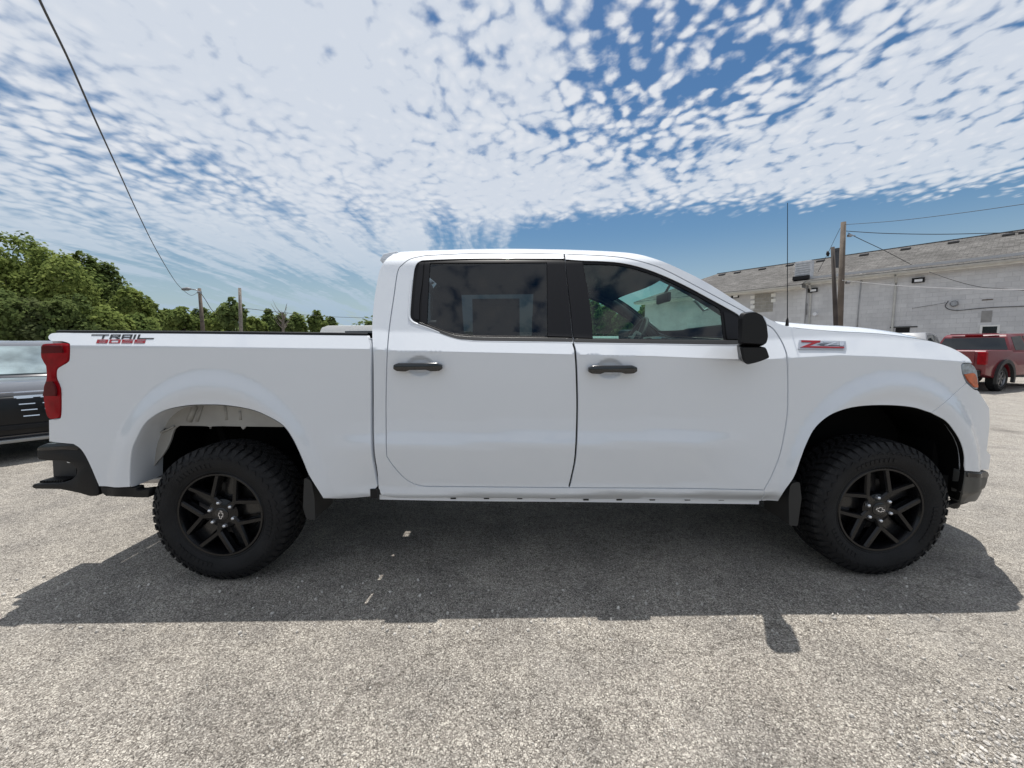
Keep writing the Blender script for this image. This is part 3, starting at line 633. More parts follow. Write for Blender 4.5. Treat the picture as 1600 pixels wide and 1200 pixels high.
# --- bed
rl = [hit(a, b) for a, b in catmull([(88, 519.5), (300, 520.7), (574, 523.6)], 8)]
for sg in (1, -1):
    MB().grid([[Vector((p.x, (p.y + dy - YC) * sg, p.z + dz)) for p in rl] for dy, dz in ((-.001, -.002), (.001, .010), (.012, .0135), (.165, .0135), (.175, -.02))]).build('bed_rail_cap', BLACK, truck, auto=40)
BEDM = mat('bed_liner', (.03, .03, .03), .8, bump=.4, bscale=120)
zf = .93
xb0, xb1 = -2.56, -.815
mbb = MB()
yi = .80
mbb.add([(xb0, -yi, zf), (xb1, -yi, zf), (xb1, yi, zf), (xb0, yi, zf), (xb0, -yi, 1.47), (xb1, -yi, 1.45), (xb1, yi, 1.45), (xb0, yi, 1.47)], [(0, 1, 2, 3), (0, 1, 5, 4), (2, 3, 7, 6)])
mbb.add([(xb0, -.82, zf - .02), (xb1, -.82, zf - .02), (xb1, .82, zf - .02), (xb0, .82, zf - .02)], [(0, 1, 2, 3)])
mbb.build('bed_box', BEDM, truck)
MB().box((-.84, -.94, .60), (-.814, .94, 1.44)).build('bed_front_panel', WHITE, truck, bevel=.004)
MB().box((-2.625, -.86, .80), (-2.565, .86, 1.485)).build('tailgate', WHITE, truck, bevel=.012)
# rear valance (black lower strip ahead of the bumper)
panel('rear_valance', dens([[(155.5, 761.5), (211, 763)], [(211, 763), (213, 767.5), (231, 765.5)], [(231, 765.5), (230.5, 777.5)], [(230.5, 777.5), (215, 777.8), (164, 775.5)], [(164, 775.5), (158, 770), (155.5, 761.5)]]), BLACK, off=.006, flange=.05)
# rear bumper with corner step
bo = [(64.5, 706), (66.7, 698.5), (76, 693.5), (112, 695), (122, 699), (131, 711), (140, 727), (150, 755), (153.5, 770), (151, 775.5), (140, 776), (122.7, 771), (95, 764), (66, 760.5), (62, 756), (64.5, 752.8), (93, 755), (106, 752.5), (117, 744), (118, 734), (108, 724), (95, 720), (81, 719.5), (66, 716.5)]
bo = [(112 if False else a, b) for a, b in bo]
bp_ = [hit(a, b) for a, b in bo]
prof = rounded([(p.x, p.z) for p in bp_], .014, 3)
for sg in (1, -1):
    y0 = (2.262 - YC) * sg; y1 = (2.62 - YC) * sg
    MB().prism(prof, y0, y1).build('rear_bumper', BLACK, truck, bevel=.005, auto=35)
cp = [hit(a, b) for a, b in [(65.5, 702), (67, 697), (76, 692.5), (113, 694), (124, 700.5), (119, 704), (100, 702.5), (72, 703)]]
for sg in (1, -1): MB().prism([(p.x, p.z) for p in cp], (2.255 - YC) * sg, (2.61 - YC) * sg).build('bumper_cap', GLOSSB, truck, bevel=.003, auto=40)
inn = [at(a, b, 2.37) for a, b in [(82, 716), (118, 716), (120, 750), (84, 750)]]
for sg in (1, -1):
    MB().prism([(p.x, p.z) for p in inn], (2.37 - YC) * sg, (2.60 - YC) * sg).build('step_recess', mat('step_grey', (.035, .034, .034), .6), truck)
    pz = hit(85, 754).z + .002
    for k in range(9):
        x = at(72 + 4.2 * k, 747, 2.31).x; MB().box((x - .004, (2.28 - YC) * sg, pz - .005) if sg > 0 else (x - .005, (2.27 - YC) * sg - .08, pz - .005), (x + .005, (2.362 - YC) * sg if sg > 0 else (2.27 - YC) * sg, pz + .007)).build('step_ridge', BLACK, truck)
MB().box((-2.70, -.60, .50), (-2.60, .60, .68)).build('rear_bumper', BLACK, truck, bevel=.02)
MB().box((-2.66, -.70, .66), (-2.58, .70, .78)).build('bumper_bracket', BLACK, truck)

# --- underbody (dark, blocks the light)
MB().box((-.765, -.93, .55), (1.50, .93, .60)).build('cab_floor', DARK, truck)
MB().box((1.45, -.62, .42), (2.62, .62, 1.30)).build('engine_bay', DARK, truck)
MB().box((1.40, -.93, .62), (1.50, .93, 1.28)).build('firewall', DARK, truck)
for y in (-.48, .48):
    MB().box((-2.55, y - .04, .50), (2.5, y + .04, .64)).build('frame_rail', DARK, truck, bevel=.008)
MB().box((2.58, -.85, .46), (2.66, .85, 1.25)).build('radiator_support', DARK, truck)
MB().box((-2.5, -.45, .60), (-1.95, .45, .74)).build('spare_tyre_cradle', DARK, truck, bevel=.05)
MB().tube([(-2.12, 0, .47), (-2.12, 0, .52), (-2.12, 0, .66), (-2.12, 0, .70)], [.34, .40, .40, .34], 32).build('spare_tyre', RUBBER, truck, auto=40)
MB().tube([(-2.05, y, .60) for y in (-.50, -.505)], .3).build('heat_shield', DARK, truck) if False else None
# gap between cab and bed: added blockers leave three openings for the sun
MB().box((-.885, 2.31 - YC, .62), (-.755, 2.415 - YC, .70)).build('gap_sun_blocker', DARK, truck)
for (a, b) in ((2.455, 2.650), (2.692, 2.925), (3.03, 4.22)):
    MB().box((-.885, a - YC, .47), (-.755, b - YC, .56)).build('gap_sun_blocker', DARK, truck)
# bed side black block near the gap foot
p1, p2 = hit(578.5, 764, -.004), hit(592, 777, -.004)
for sg in (1, -1): MB().box((p1.x, (p1.y - .006 - YC) * sg if sg > 0 else (p1.y + .06 - YC) * sg, p2.z), (p2.x - .002, (p1.y + .06 - YC) * sg if sg > 0 else (p1.y - .006 - YC) * sg, p1.z)).build('body_plug', BLACK, truck, bevel=.003)
MB().box((-1.32, -.42, .44), (-.90, .42, .86)).build('rear_well_barrier', DARK, truck, bevel=.03)  # barrier added to darken the view past the rear wheel
MB().box((-2.5, -.43, .66), (-.95, .43, .90)).build('underbed_blocker', DARK, truck)  # dark block added to stop light showing through under the bed
for sg in (1, -1): MB().box((-2.63, min(sg * .84, sg * .95), .72), (-2.57, max(sg * .84, sg * .95), 1.46)).build('bed_end_post', WHITE, truck, bevel=.01)
MB().box((-1.10, -.80, .60), (-.90, .80, .90)).build('bed_front_barrier', DARK, truck)  # second added barrier, keeps the bed's front underside dark
for sg in (1, -1): MB().box((2.40, min(sg * .55, sg * .93), .47), (2.60, max(sg * .55, sg * .93), .60)).build('splash_shield', DARK, truck)
# axles, springs, shocks, exhaust
MB().tube([(HUB_R.x, y, .41) for y in (-.80, -.3, -.16, 0, .16, .3, .80)], [.045, .045, .13, .17, .13, .045, .045], 12).build('rear_axle', DARK, truck, smooth=True)
MB().tube([(HUB_F.x, y, .40) for y in (-.80, .80)], .03, 8).build('front_axle', DARK, truck)
for y in (-.58, .58):
    MB().grid([[Vector((x, y + w, .60 - .14 * (1 - ((x - HUB_R.x) / .70) ** 2))) for x in np.linspace(HUB_R.x - .70, HUB_R.x + .70, 13)] for w in (-.035, .035)]).build('leaf_spring', DARK, truck)
    MB().tube([(HUB_R.x - .14, y, .42), (HUB_R.x - .26, y, .88)], .028, 8).build('shock_absorber', DARK, truck)
e1, e2 = at(222, 748, 2.75), at(268, 745, 2.75)
MB().tube([(e1.x - .02, 2.75 - YC, e1.z), (e1.x + .1, 2.75 - YC, e1.z), (-1.2, 2.8 - YC, .62)], .032, 12).build('exhaust_pipe', ALU, truck, smooth=True)
MB().tube([(-2.08, y, .585) for y in (2.62 - YC, 2.86 - YC)], .0).build('x', DARK, truck) if False else None
e3 = at(237, 729, 2.70); MB().tube([(e3.x + .04, 2.56 - YC, e3.z - .0), (e3.x + .04, 2.82 - YC, e3.z - .0)], .065, 16).build('air_tank', DARK, truck, auto=40)

# --- wheel arches
def arch_pts(L_, off=0): return [hit(a, b, off) for a, b in catmull(L_, 3)]
ar = arch_pts(ARCH_R[0:-2]); af = arch_pts(ARCH_F[1:] + [(1505, 758), (1499, 782)])
def scaled(P, hub, k): return [Vector((hub.x + (p.x - hub.x) * k, p.y, hub.z + (p.z - hub.z) * k)) for p in P]
for sg in (1, -1):
    T = lambda p, dy: Vector((p.x, (p.y + dy - YC) * sg, p.z))
    MB().grid([[T(p, .003) for p in scaled(ar, HUB_R, .996)], [T(p, .03) for p in scaled(ar, HUB_R, .985)], [T(p, .22) for p in scaled(ar, HUB_R, 1.0)]]).build('arch_flange', WHITE if True else PRIMER, truck, smooth=True)
    MB().grid([[T(p, .20) for p in ar], [Vector((p.x, (2.95 - YC) * sg, p.z)) for p in ar]]).build('wheel_liner', DARK, truck, smooth=True)
    MB().grid([[T(p, .004) for p in scaled(af, HUB_F, 1.003)], [T(p, .02) for p in scaled(af, HUB_F, .99)], [T(p, .03) for p in scaled(af, HUB_F, 1.005)], [Vector((p.x, (2.90 - YC) * sg, p.z)) for p in af]]).build('wheel_liner', DARK, truck, smooth=True)
# white inner wheelhouse with ribs, bolts and drooping edge
YH = 2.40
wh = [[(205, 764), (206, 735), (208, 707), (216, 685), (230, 660.5), (255, 640), (290, 630), (321, 628), (354, 629), (392.4, 635), (420, 646), (446, 662)], [(446, 662), (443, 667)], [(443, 667), (395, 666.5), (384, 666.3)], [(384, 666.3), (380, 671), (376, 666.3)], [(376, 666.3), (333, 666), (328, 670.5)], [(328, 670.5), (323, 666), (280, 665)],
      [(280, 665), (272, 672), (266, 690), (258, 706), (248, 719), (236, 734)], [(236, 734), (230, 742), (216, 757), (212, 764)], [(212, 764), (205, 764)]]
loop = []
for s_ in wh:
    for a, b in (catmull(s_, 4) if len(s_) > 2 else s_):
        p = at(a, b, YH)
        if not loop or (Vector(loop[-1]) - Vector((p.x, p.z))).length > .002: loop.append((p.x, p.z))
if (Vector(loop[0]) - Vector(loop[-1])).length < .002: loop.pop()
for sg in (1, -1):
    MB().prism(loop, (YH - YC) * sg, (YH + .012 - YC) * sg).build('inner_wheelhouse', PRIMER, truck, auto=40)
    for (ax, ay, bx, by, w) in ((306, 634, 296, 658, .018), (316, 634, 308, 658, .010), (352, 635, 354, 656, .008), (375, 642, 376, 656, .008), (262, 645, 247, 676, .012)):
        a = at(ax, ay, YH); b = at(bx, by, YH)
        MB().tube([(a.x, (YH - YC) * sg, a.z), (b.x, (YH - YC) * sg, b.z)], w, 8).build('stamped_rib', PRIMER, truck, smooth=True)
    # swelling lower flap
    fl = [at(a, b, YH - .012) for a, b in catmull([(232, 676), (234, 681), (245, 678), (262, 671), (272, 666)], 4)]
    MB().tube([(p.x, (p.y - YC) * sg, p.z) for p in fl], .006, 6).build('wheelhouse_lip', PRIMER, truck, smooth=True)
    for (ax, ay) in ((233, 681), (239, 690), (250, 671), (257, 671), (264, 670.5), (237, 722)):
        p = at(ax, ay, YH - .01); MB().lathe_y([(.005, 0), (.005, .006)], 8, (p.x, (YH - .008 - YC) * sg if sg > 0 else (YH - .014 + .012 - YC) * sg, p.z), True, True).build('plug_hole', SEAM, truck)
# mud flaps
for (pts_) in ([(1228, 757), (1232, 751.5), (1243, 750), (1246, 775), (1240, 818), (1227, 817), (1226, 775)], [(480, 744), (486, 745), (491.5, 750), (496, 775), (497, 808), (484, 808), (478, 790)]):
    P_ = [at(a, b, 2.32) for a, b in pts_]
    for sg in (1, -1):
        MB().prism(rounded([(p.x, p.z) for p in P_], .012, 3), (2.285 - YC) * sg, (2.52 - YC) * sg).build('mud_flap', mat('mudflap_black', (.022, .022, .022), .6), truck)

# --- wheels
def hexring(mb, a0, a1, r0, r1, y0, y1, skew=0, taper=.0):
    P = []
    for r in (r0, r1):
        da = 0 if r == r0 else taper
        for (a, y, sk) in ((a0 + da, y0, 0), (a1 - da, y0, 0), (a1 - da, y1, skew), (a0 + da, y1, skew)):
            P.append((r * math.cos(a + sk), y, r * math.sin(a + sk)))
    mb.hexa(P)
def wheel_meshes():
    t = MB()
    t.lathe_y([(.240, .040), (.252, .024), (.262, .018), (.266, .020), (.272, .016), (.300, .005), (.332, .000), (.352, .003), (.370, .010), (.383, .020), (.392, .034), (.396, .05), (.396, .235), (.392, .25), (.375, .27), (.33, .285), (.26, .265), (.24, .25)], 120)
    n = 52
    for k in range(n):
        a = 2 * math.pi * k / n; w = 2 * math.pi / n
        # shoulder lugs (alternating length down the sidewall)
        long_ = k % 2 == 0
        t.hexa([(r * math.cos(a + q), y, r * math.sin(a + q)) for r, y, q in ((.388, .022 if long_ else .026, w * .06), (.388, .022 if long_ else .026, w * .86), (.390, .082, w * .92), (.390, .082, w * .12))] +
               [(r * math.cos(a + q), y, r * math.sin(a + q)) for r, y, q in ((.404, .031, w * .10), (.404, .031, w * .82), (.4105, .080, w * .88), (.4105, .080, w * .16))])
        rr0 = .362 if long_ else .372
        t.hexa([(r * math.cos(a + q), y, r * math.sin(a + q)) for r, y, q in ((rr0, .012, w * .20), (rr0, .012, w * .72), (.396, .04, w * .86), (.396, .04, w * .08))] +
               [(r * math.cos(a + q), y, r * math.sin(a + q)) for r, y, q in ((rr0, .0035, w * .24), (rr0, .0035, w * .66), (.4005, .024, w * .82), (.4005, .024, w * .12))])
        for (y0, y1, sh, sk) in ((.092, .132, .35, .35), (.139, .150 + .01, .0, -.3), (.168, .206, .5, -.35)):
            hexring(t, a + w * (sh + .05), a + w * (sh + .72), .394, .4115, y0, y1, w * sk, w * .05)
        t.hexa([(r * math.cos(a + q), y, r * math.sin(a + q)) for r, y, q in ((.388, .216, w * .12), (.388, .216, w * .90), (.388, .262, w * .9), (.388, .262, w * .1))] +
               [(r * math.cos(a + q), y, r * math.sin(a + q)) for r, y, q in ((.4105, .218, w * .16), (.4105, .218, w * .86), (.404, .252, w * .86), (.404, .252, w * .14))])
    # zig-zag relief on the sidewall
    for k in range(40):
        a = 2 * math.pi * k / 40; w = 2 * math.pi / 40
        for (r0, r1, q0, q1) in ((.338, .352, .1, .42), (.352, .342, .42, .8)):
            P = []
            for y in (.006, -.0022):
                P += [((r0) * math.cos(a + q0 * w), y, r0 * math.sin(a + q0 * w)), ((r1) * math.cos(a + q1 * w), y, r1 * math.sin(a + q1 * w)), ((r1 + .006) * math.cos(a + (q1 + .05) * w), y + .001, (r1 + .006) * math.sin(a + (q1 + .05) * w)), ((r0 + .006) * math.cos(a + (q0 + .05) * w), y + .001, (r0 + .006) * math.sin(a + (q0 + .05) * w))]
            t.hexa(P)
    # raised arc plaques
    for c in (0.5, 2.6, 4.7):
        for j in range(9):
            a = c + j * .088
            P = []
            for y in (.010, .0015):
                for (r, q) in ((.292, 0), (.292, .06), (.316, .066), (.316, .006)): P.append((r * math.cos(a + q), y + (.304 - r) * .18, r * math.sin(a + q)))
            t.hexa(P)
    # rim barrel and lip
    b = MB()
    b.lathe_y([(.250, .030), (.2535, .022), (.250, .018), (.240, .019), (.236, .028), (.228, .045), (.222, .075), (.215, .16), (.215, .25), (.05, .25)], 96)
    b.lathe_y([(.252, .032), (.246, .05), (.24, .2), (.24, .26)], 60)
    # spokes
    s = MB(); web = MB()
    def bar(p0, p1, w0, w1, y0, y1, dep):
        p0 = np.array(p0); p1 = np.array(p1); d = (p1 - p0) / np.linalg.norm(p1 - p0); n_ = np.array([-d[1], d[0]])
        def q(p, w, y): return [(p[0] + n_[0] * w, y, p[1] + n_[1] * w), (p[0] - n_[0] * w, y, p[1] - n_[1] * w)]
        A = q(p0, w0 * .62, y0); B = q(p1, w1 * .62, y1); A2 = q(p0, w0 * 1.0, y0 + .010); B2 = q(p1, w1 * 1.0, y1 + .010); A3 = q(p0, w0 * 1.05, y0 + dep); B3 = q(p1, w1 * 1.05, y1 + dep)
        s.hexa([A2[0], B2[0], B2[1], A2[1], A[0], B[0], B[1], A[1]]); s.hexa([A3[0], B3[0], B3[1], A3[1], A2[0], B2[0], B2[1], A2[1]])
    pl = lambda r, a: (r * math.cos(a), r * math.sin(a))
    for k in range(5):
        c = 2 * math.pi * k / 5
        for sgn in (1, -1):
            V_ = pl(.112, c + sgn * R(36)); E_ = pl(.243, c + sgn * R(12.5)); H_ = pl(.050, c + sgn * R(30))
            bar(V_, E_, .0155, .0150, .026, .024, .045); bar(H_, V_, .024, .0150, .036, .026, .04)
        # recessed web between the pair, and the small fork at the rim
        A = [pl(.075, c - R(26)), pl(.235, c - R(9)), pl(.235, c + R(9)), pl(.075, c + R(26))]
        web.hexa([(x, .115, z) for x, z in A] + [(x, .085, z) for x, z in A])
        if 0: bar(pl(.243, c + R(27)), pl(.205, c + R(40)), .004, .003, .045, .06, .02); bar(pl(.243, c - R(27)), pl(.205, c - R(40)), .004, .003, .045, .06, .02)
    s.lathe_y([(.0, .034), (.055, .034), (.070, .040), (.088, .046), (.094, .06), (.094, .10)], 48)
    return t, b, s, web
def emblem(mb, sc, w):
    """bow-tie outline"""
    P = [(-1, -.15), (-.42, -.15), (-.36, -.42), (.36, -.42), (.30, -.15), (1.0, -.15)]
    out = [(-1.05, -.30), (-.45, -.30), (-.52, -.0), (-.52, -.0)]
    ol = [(-1.0, -.27), (-.38, -.27), (-.46, -.55), (.40, -.55), (.46, -.27), (.92, -.27), (1.0, .27), (.38, .27), (.46, .55), (-.40, .55), (-.46, .27), (-.92, .27)]
    n = len(ol)
    inn = [(x - math.copysign(w * .9, x) , z - math.copysign(w, z)) for x, z in ol]
    for i in range(n):
        j = (i + 1) % n; q = [ol[i], ol[j], inn[j], inn[i]]
        mb.hexa([(x * sc, .003, z * sc) for x, z in q] + [(x * sc, 0, z * sc) for x, z in q])
TM, BM_, SM, WM_ = wheel_meshes()
GLR = mat('rim_black', (.004, .004, .005), .22, .0, coat=.0, spec=.4)
def make_wheel(hub, far, rot, caprot):
    w = holder('wheel', truck, (hub.x, (2.235 - YC) if not far else (YC * 2 - 2.235 - YC), hub.z))
    def fl(o):
        if far: o.scale = (1, -1, 1)
        return o
    tb = fl(TM.build('tyre', RUBBER, w, auto=28)); tb.rotation_euler = (0, R(rot * .7), 0)
    fl(BM_.build('rim', GLR, w, auto=30))
    sp_ = fl(SM.build('spokes', GLR, w, auto=25)); sp_.rotation_euler = (0, -R(rot), 0)
    we = fl(WM_.build('spoke_web', GLOSSB, w, auto=25)); we.rotation_euler = (0, -R(rot), 0)
    if far:
        return w
    MB().lathe_y([(.0, .028), (.034, .028), (.040, .031), (.041, .036)], 40).build('hub_cap', GLOSSB, w, auto=30)
    em = MB(); emblem(em, .026, .13); o = em.build('cap_emblem', SILVER, w); o.location = (0, .0245, 0); o.rotation_euler = (0, -R(caprot), 0)
    for k in range(6):
        a = R(100 + 60 * k); MB().lathe_y([(.0, .0), (.006, .0005), (.0098, .005), (.011, .014), (.013, .020)], 12, (.0715 * math.cos(a), .020, .0715 * math.sin(a))).build('lug_nut', SILVER, w, smooth=True)
    MB().lathe_y([(.06, .14), (.165, .14), (.168, .145), (.168, .165)], 48).build('brake_disc', mat('disc_iron', (.05, .05, .052), .35, .8), w, auto=30)
    ca = R(150); MB().box((-.19, .10, -.07), (-.11, .20, .07)).build('brake_caliper', mat('caliper', (.10, .10, .11), .45, .6), w, bevel=.012)
    return w
make_wheel(HUB_R, False, 78, 80); make_wheel(HUB_F, False, 98, -14); make_wheel(HUB_R, True, 20, 0); make_wheel(HUB_F, True, 50, 0)

# --- mirrors
def prism_h(poly0, y0, poly1, y1):
    n = len(poly0); mb = MB(); mb.add([(x, y0, z) for x, z in poly0] + [(x, y1, z) for x, z in poly1], [tuple(range(n)), tuple(range(2 * n - 1, n - 1, -1))] + [(i, i + n, (i + 1) % n + n, (i + 1) % n) for i in range(n)]); return mb
MK = mat('mirror_black', (.008, .008, .009), .42, spec=.28, bump=.1, bscale=350)
up_ = [at(a, b, 2.07) for a, b in [(1154.6, 538), (1155.2, 497), (1159, 488.5), (1178, 486), (1190, 492), (1197, 507), (1199.5, 528), (1196, 540)]]
lo_ = [at(a, b, 2.07) for a, b in [(1156.5, 541.5), (1197, 542), (1203, 559), (1185, 566), (1168, 570), (1161, 563)]]
ctr = Vector((np.mean([p.x for p in up_]), 0, np.mean([p.z for p in up_])))
for sg in (1, -1):
    A = rounded([(p.x, p.z) for p in up_], .013, 4); c0 = np.mean(A, 0)
    A1 = [(c0[0] + (x - c0[0]) * .90, c0[1] + (z - c0[1]) * .92) for x, z in A]
    hd = prism_h(A1, (2.055 - YC) * sg, A, (2.08 - YC) * sg); 
    hd.add([(x, (2.08 - YC) * sg, z) for x, z in A] + [(c0[0] + .06 + (x - c0[0]) * .9, (2.20 - YC) * sg, z - .01) for x, z in A], [(i, i + len(A), (i + 1) % len(A) + len(A), (i + 1) % len(A)) for i in range(len(A))])
    mh = hd.build('mirror', MK, truck, bevel=.0, auto=50)
    B = rounded([(p.x, p.z) for p in lo_], .012, 3); c1 = np.mean(B, 0); B1 = [(c1[0] + (x - c1[0]) * .9, c1[1] + (z - c1[1]) * .9) for x, z in B]
    lw = prism_h(B1, (2.06 - YC) * sg, B, (2.075 - YC) * sg)
    lw.add([(x, (2.075 - YC) * sg, z) for x, z in B] + [(c1[0] + .08 + (x - c1[0]) * .6, (2.30 - YC) * sg, z + .01) for x, z in B], [(i, i + len(B), (i + 1) % len(B) + len(B), (i + 1) % len(B)) for i in range(len(B))])
    lw.build('mirror_base', MK, mh, auto=50)
    q = [at(a, b, 2.07) for a, b in [(1193, 500), (1197.2, 509), (1199.2, 530), (1196, 531)]]
    MB().prism([(p.x + .004, p.z) for p in q], (2.10 - YC) * sg, (2.14 - YC) * sg).build('side_marker', mat('lens_dark', (.03, .03, .035), .1, coat=1), mh)
# --- door handles
def handle(cx_px, cy_px, par):
    c = hit(cx_px, cy_px, 0)
    yb_ = Y0 + .038
    L_ = .137
    for sg, pr in ((1, par[0]), (-1, par[1])):
        poly = [(c.x + x, c.z + z) for x, z in ((-L_, -.012), (-L_ + .02, -.024), (-.07, -.026), (-.045, -.018), (.045, -.018), (.07, -.026), (L_ - .02, -.025), (L_, -.013), (L_ - .002, .010), (L_ - .03, .021), (-L_ + .03, .022), (-L_ + .002, .012))]
        MB().prism(poly, (yb_ - .040 - YC) * sg, (yb_ - .006 - YC) * sg).build('door_handle', mat('handle_black', (.012, .012, .013), .18, coat=.6), pr, bevel=.006, segs=3, auto=40)
        for dx in (-.11, .11): MB().box((c.x + dx - .014, ((yb_ - .01) - YC) * sg if sg > 0 else (yb_ + .02 - YC) * sg, c.z - .016), (c.x + dx + .014, ((yb_ + .02) - YC) * sg if sg > 0 else (yb_ - .01 - YC) * sg, c.z + .014)).build('handle_foot', BLACK, pr)
handle(656.5, 572.2, RD); handle(953.5, 576, FD)
# --- antenna
ab = hit(1237, 509) + Vector((0, .04, 0)); atp = at(1230.5, 317, ab.y + .02)
MB().tube([ab - TO, ab + Vector((0, 0, .035)) - TO, ab + Vector((0, 0, .05)) - TO], [.010, .007, .003], 8).build('antenna_base', BLACK, truck, smooth=True)
MB().tube([ab + Vector((0, 0, .04)) - TO, atp - TO], [.0026, .0018], 6).build('antenna', BLACK, truck)

# --- lettering
def strokes(segs, off, depth):
    """segs: pixel quads laid on the body surface, raised by depth"""
    mb = MB()
    for q in segs:
        P = [hit(a, b, off) for a, b in q]; Q = [p + Vector((0, -depth, 0)) for p in P]
        mb.hexa([p - TO for p in P] + [p - TO for p in Q])
    return mb
def sl(x0, y0, w, h, shear): # slanted box as quad
    return [(x0 + shear * 0, y0 + h), (x0 + w, y0 + h), (x0 + w + shear, y0), (x0 + shear, y0)]
def glyphs(spec, x, y, w, h, gap, th, sh):
    segs = []
    for ch in spec:
        for (a, b, c, d) in LET[ch]:   # unit coords, y down
            def pt(u, v): return (x + u * w + sh * (1 - v), y + v * h)
            segs.append([pt(a, d), pt(c, d), pt(c, b), pt(a, b)])
        x += w * ADV.get(ch, 1) + gap
    return segs
ADV = {'I': .24, 'T': 1, 'L': .85}
t_ = .22; tv = .19
LET = {'T': [(-.75, 0, 1, t_), (.40, t_, .40 + tv, 1)], 'R': [(0, 0, 1, t_), (0, t_, tv, 1), (1 - tv, t_, 1, .5), (tv, .42, 1 - tv * .3, .62), (.55, .62, .80, .80), (.70, .80, 1.02, 1)],
       'A': [(0, 0, 1, t_), (0, t_, tv, 1), (1 - tv, t_, 1, 1), (tv, .52, 1 - tv, .72)], 'I': [(0, 0, tv, 1)], 'L': [(0, 0, tv, 1), (tv, 1 - t_, 1.65, 1)],
       'B': [(0, 0, 1, t_), (0, t_, tv, 1 - t_), (1 - tv, t_, 1, 1 - t_), (tv, .38, 1 - tv, .60), (0, 1 - t_, 1, 1)], 'O': [(0, 0, 1, t_), (0, t_, tv, 1 - t_), (1 - tv, t_, 1, 1 - t_), (0, 1 - t_, 1, 1)],
       'S': [(0, 0, 1, t_), (0, t_, tv, .40), (0, .38, 1, .62), (1 - tv, .60, 1, 1 - t_), (0, 1 - t_, 1, 1)]}
strokes(glyphs('TRAIL', 152.5, 522.4, 15.8, 7.2, 2.6, 0, 2.6), -.0015, .001).build('trail_lettering', DECALK, truck)
strokes(glyphs('BOSS', 150.3, 530.4, 17.2, 5.8, 2.4, 0, 2.0), -.0015, .001).build('boss_lettering', DECALR, truck)
# Z71 badge
def Bq(pts_, o, d, name, m, par=truck):
    P = [hit(a, b, 0) for a, b in pts_]; n = len(P)
    base = [p + Vector((0, -o, 0)) - TO for p in P]; top = [p + Vector((0, -o - d, 0)) - TO for p in P]
    return MB().add(base + top, [tuple(range(n)), tuple(range(2 * n - 1, n - 1, -1))] + [(i, i + n, (i + 1) % n + n, (i + 1) % n) for i in range(n)]).build(name, m, par, bevel=.0)
BADGE = mat('badge_silver', (.50, .52, .56), .3, .7)
bq = Bq([(1246, 545.2), (1318.5, 546.3), (1320.3, 540), (1319.8, 533), (1300, 533), (1248, 531), (1247, 535)], -.003, .011, 'fender_badge', BADGE)
Bq([(1250.5, 531.5), (1280, 532), (1279, 535.2), (1250.5, 534.5)], .008, .003, 'badge_letter', DECALR, bq)
Bq([(1268, 535), (1276, 535.2), (1262, 540.6), (1317, 541.8), (1316.5, 544), (1248.5, 542.7)], .008, .003, 'badge_letter', DECALR, bq)
BD = mat('badge_recess', (.10, .11, .13), .4, .3)
Bq([(1281, 532.3), (1318.6, 533), (1317, 541), (1279, 540.2)], .006, .0018, 'badge_recess', BD, bq)
Bq([(1284, 533), (1306, 533.6), (1305, 535.4), (1284, 534.9)], .008, .003, 'badge_letter', CHROME, bq)
Bq([(1299, 535.2), (1304.5, 535.4), (1291, 539.8), (1284.5, 539.7)], .008, .003, 'badge_letter', CHROME, bq)
Bq([(1309.5, 533.4), (1317, 533.6), (1315.5, 540.3), (1310, 540.2)], .008, .003, 'badge_letter', CHROME, bq)
Bq([(1281, 536.3), (1295, 536.6), (1286, 539.2), (1274, 539.0)], .008, .0012, 'badge_letter', BD, bq)

# --- interior
def seat(x, y):
    st = holder('seat', truck, (x, y, 0))
    MB().box((-.26, -.25, .80), (.26, .25, .98)).build('seat_cushion', INTER2, st, bevel=.05, segs=3, auto=40)
    b_ = MB(); b_.hexa([(-.30, -.24, .92), (-.14, -.24, .92), (-.14, .24, .92), (-.30, .24, .92), (-.42, -.20, 1.50), (-.31, -.20, 1.50), (-.31, .20, 1.50), (-.42, .20, 1.50)]); b_.build('seat_back', INTER2, st, bevel=.04, segs=3, auto=40)
    MB().box((-.43, -.12, 1.52), (-.33, .12, 1.68)).build('headrest', INTER2, st, bevel=.035, segs=3, auto=40)
for (x, y) in ((.62, -.42), (.62, .42)): seat(x, y)
rs = holder('rear_bench', truck, (-.28, 0, 0))
MB().box((-.25, -.72, .82), (.25, .72, 1.0)).build('seat_cushion', INTER2, rs, bevel=.05, segs=3, auto=40)
MB().hexa([(-.36, -.72, .95), (-.22, -.72, .95), (-.22, .72, .95), (-.36, .72, .95), (-.44, -.66, 1.48), (-.34, -.66, 1.48), (-.34, .66, 1.48), (-.44, .66, 1.48)]).build('seat_back', INTER2, rs, bevel=.04, segs=3, auto=40)
for y in (-.42, .42): MB().box((-.46, y - .11, 1.50), (-.36, y + .11, 1.62)).build('headrest', INTER2, rs, bevel=.03, segs=3, auto=40)
sw = at(993, 516, 3.66)
swo = holder('steering_wheel', truck, (sw.x, sw.y - YC, sw.z - .06)); swo.rotation_euler = (0, R(-62), 0)
MB().tube([(.185 * math.cos(a), .185 * math.sin(a), 0) for a in np.linspace(0, 2 * math.pi, 40, endpoint=False)], .016, 8, close=True).build('wheel_rim', INTER, swo, smooth=True)
s1 = MB()
for a in (0, math.pi, -math.pi / 2 if False else math.pi * .5): s1.tube([(0, 0, -.02), (.18 * math.cos(a + math.pi / 2 * 0), .18 * math.sin(a), 0)], .016, 6)
s1.tube([(0, 0, -.03), (0, 0, .02)], .055, 16); s1.build('wheel_hub', INTER2, swo, auto=40)
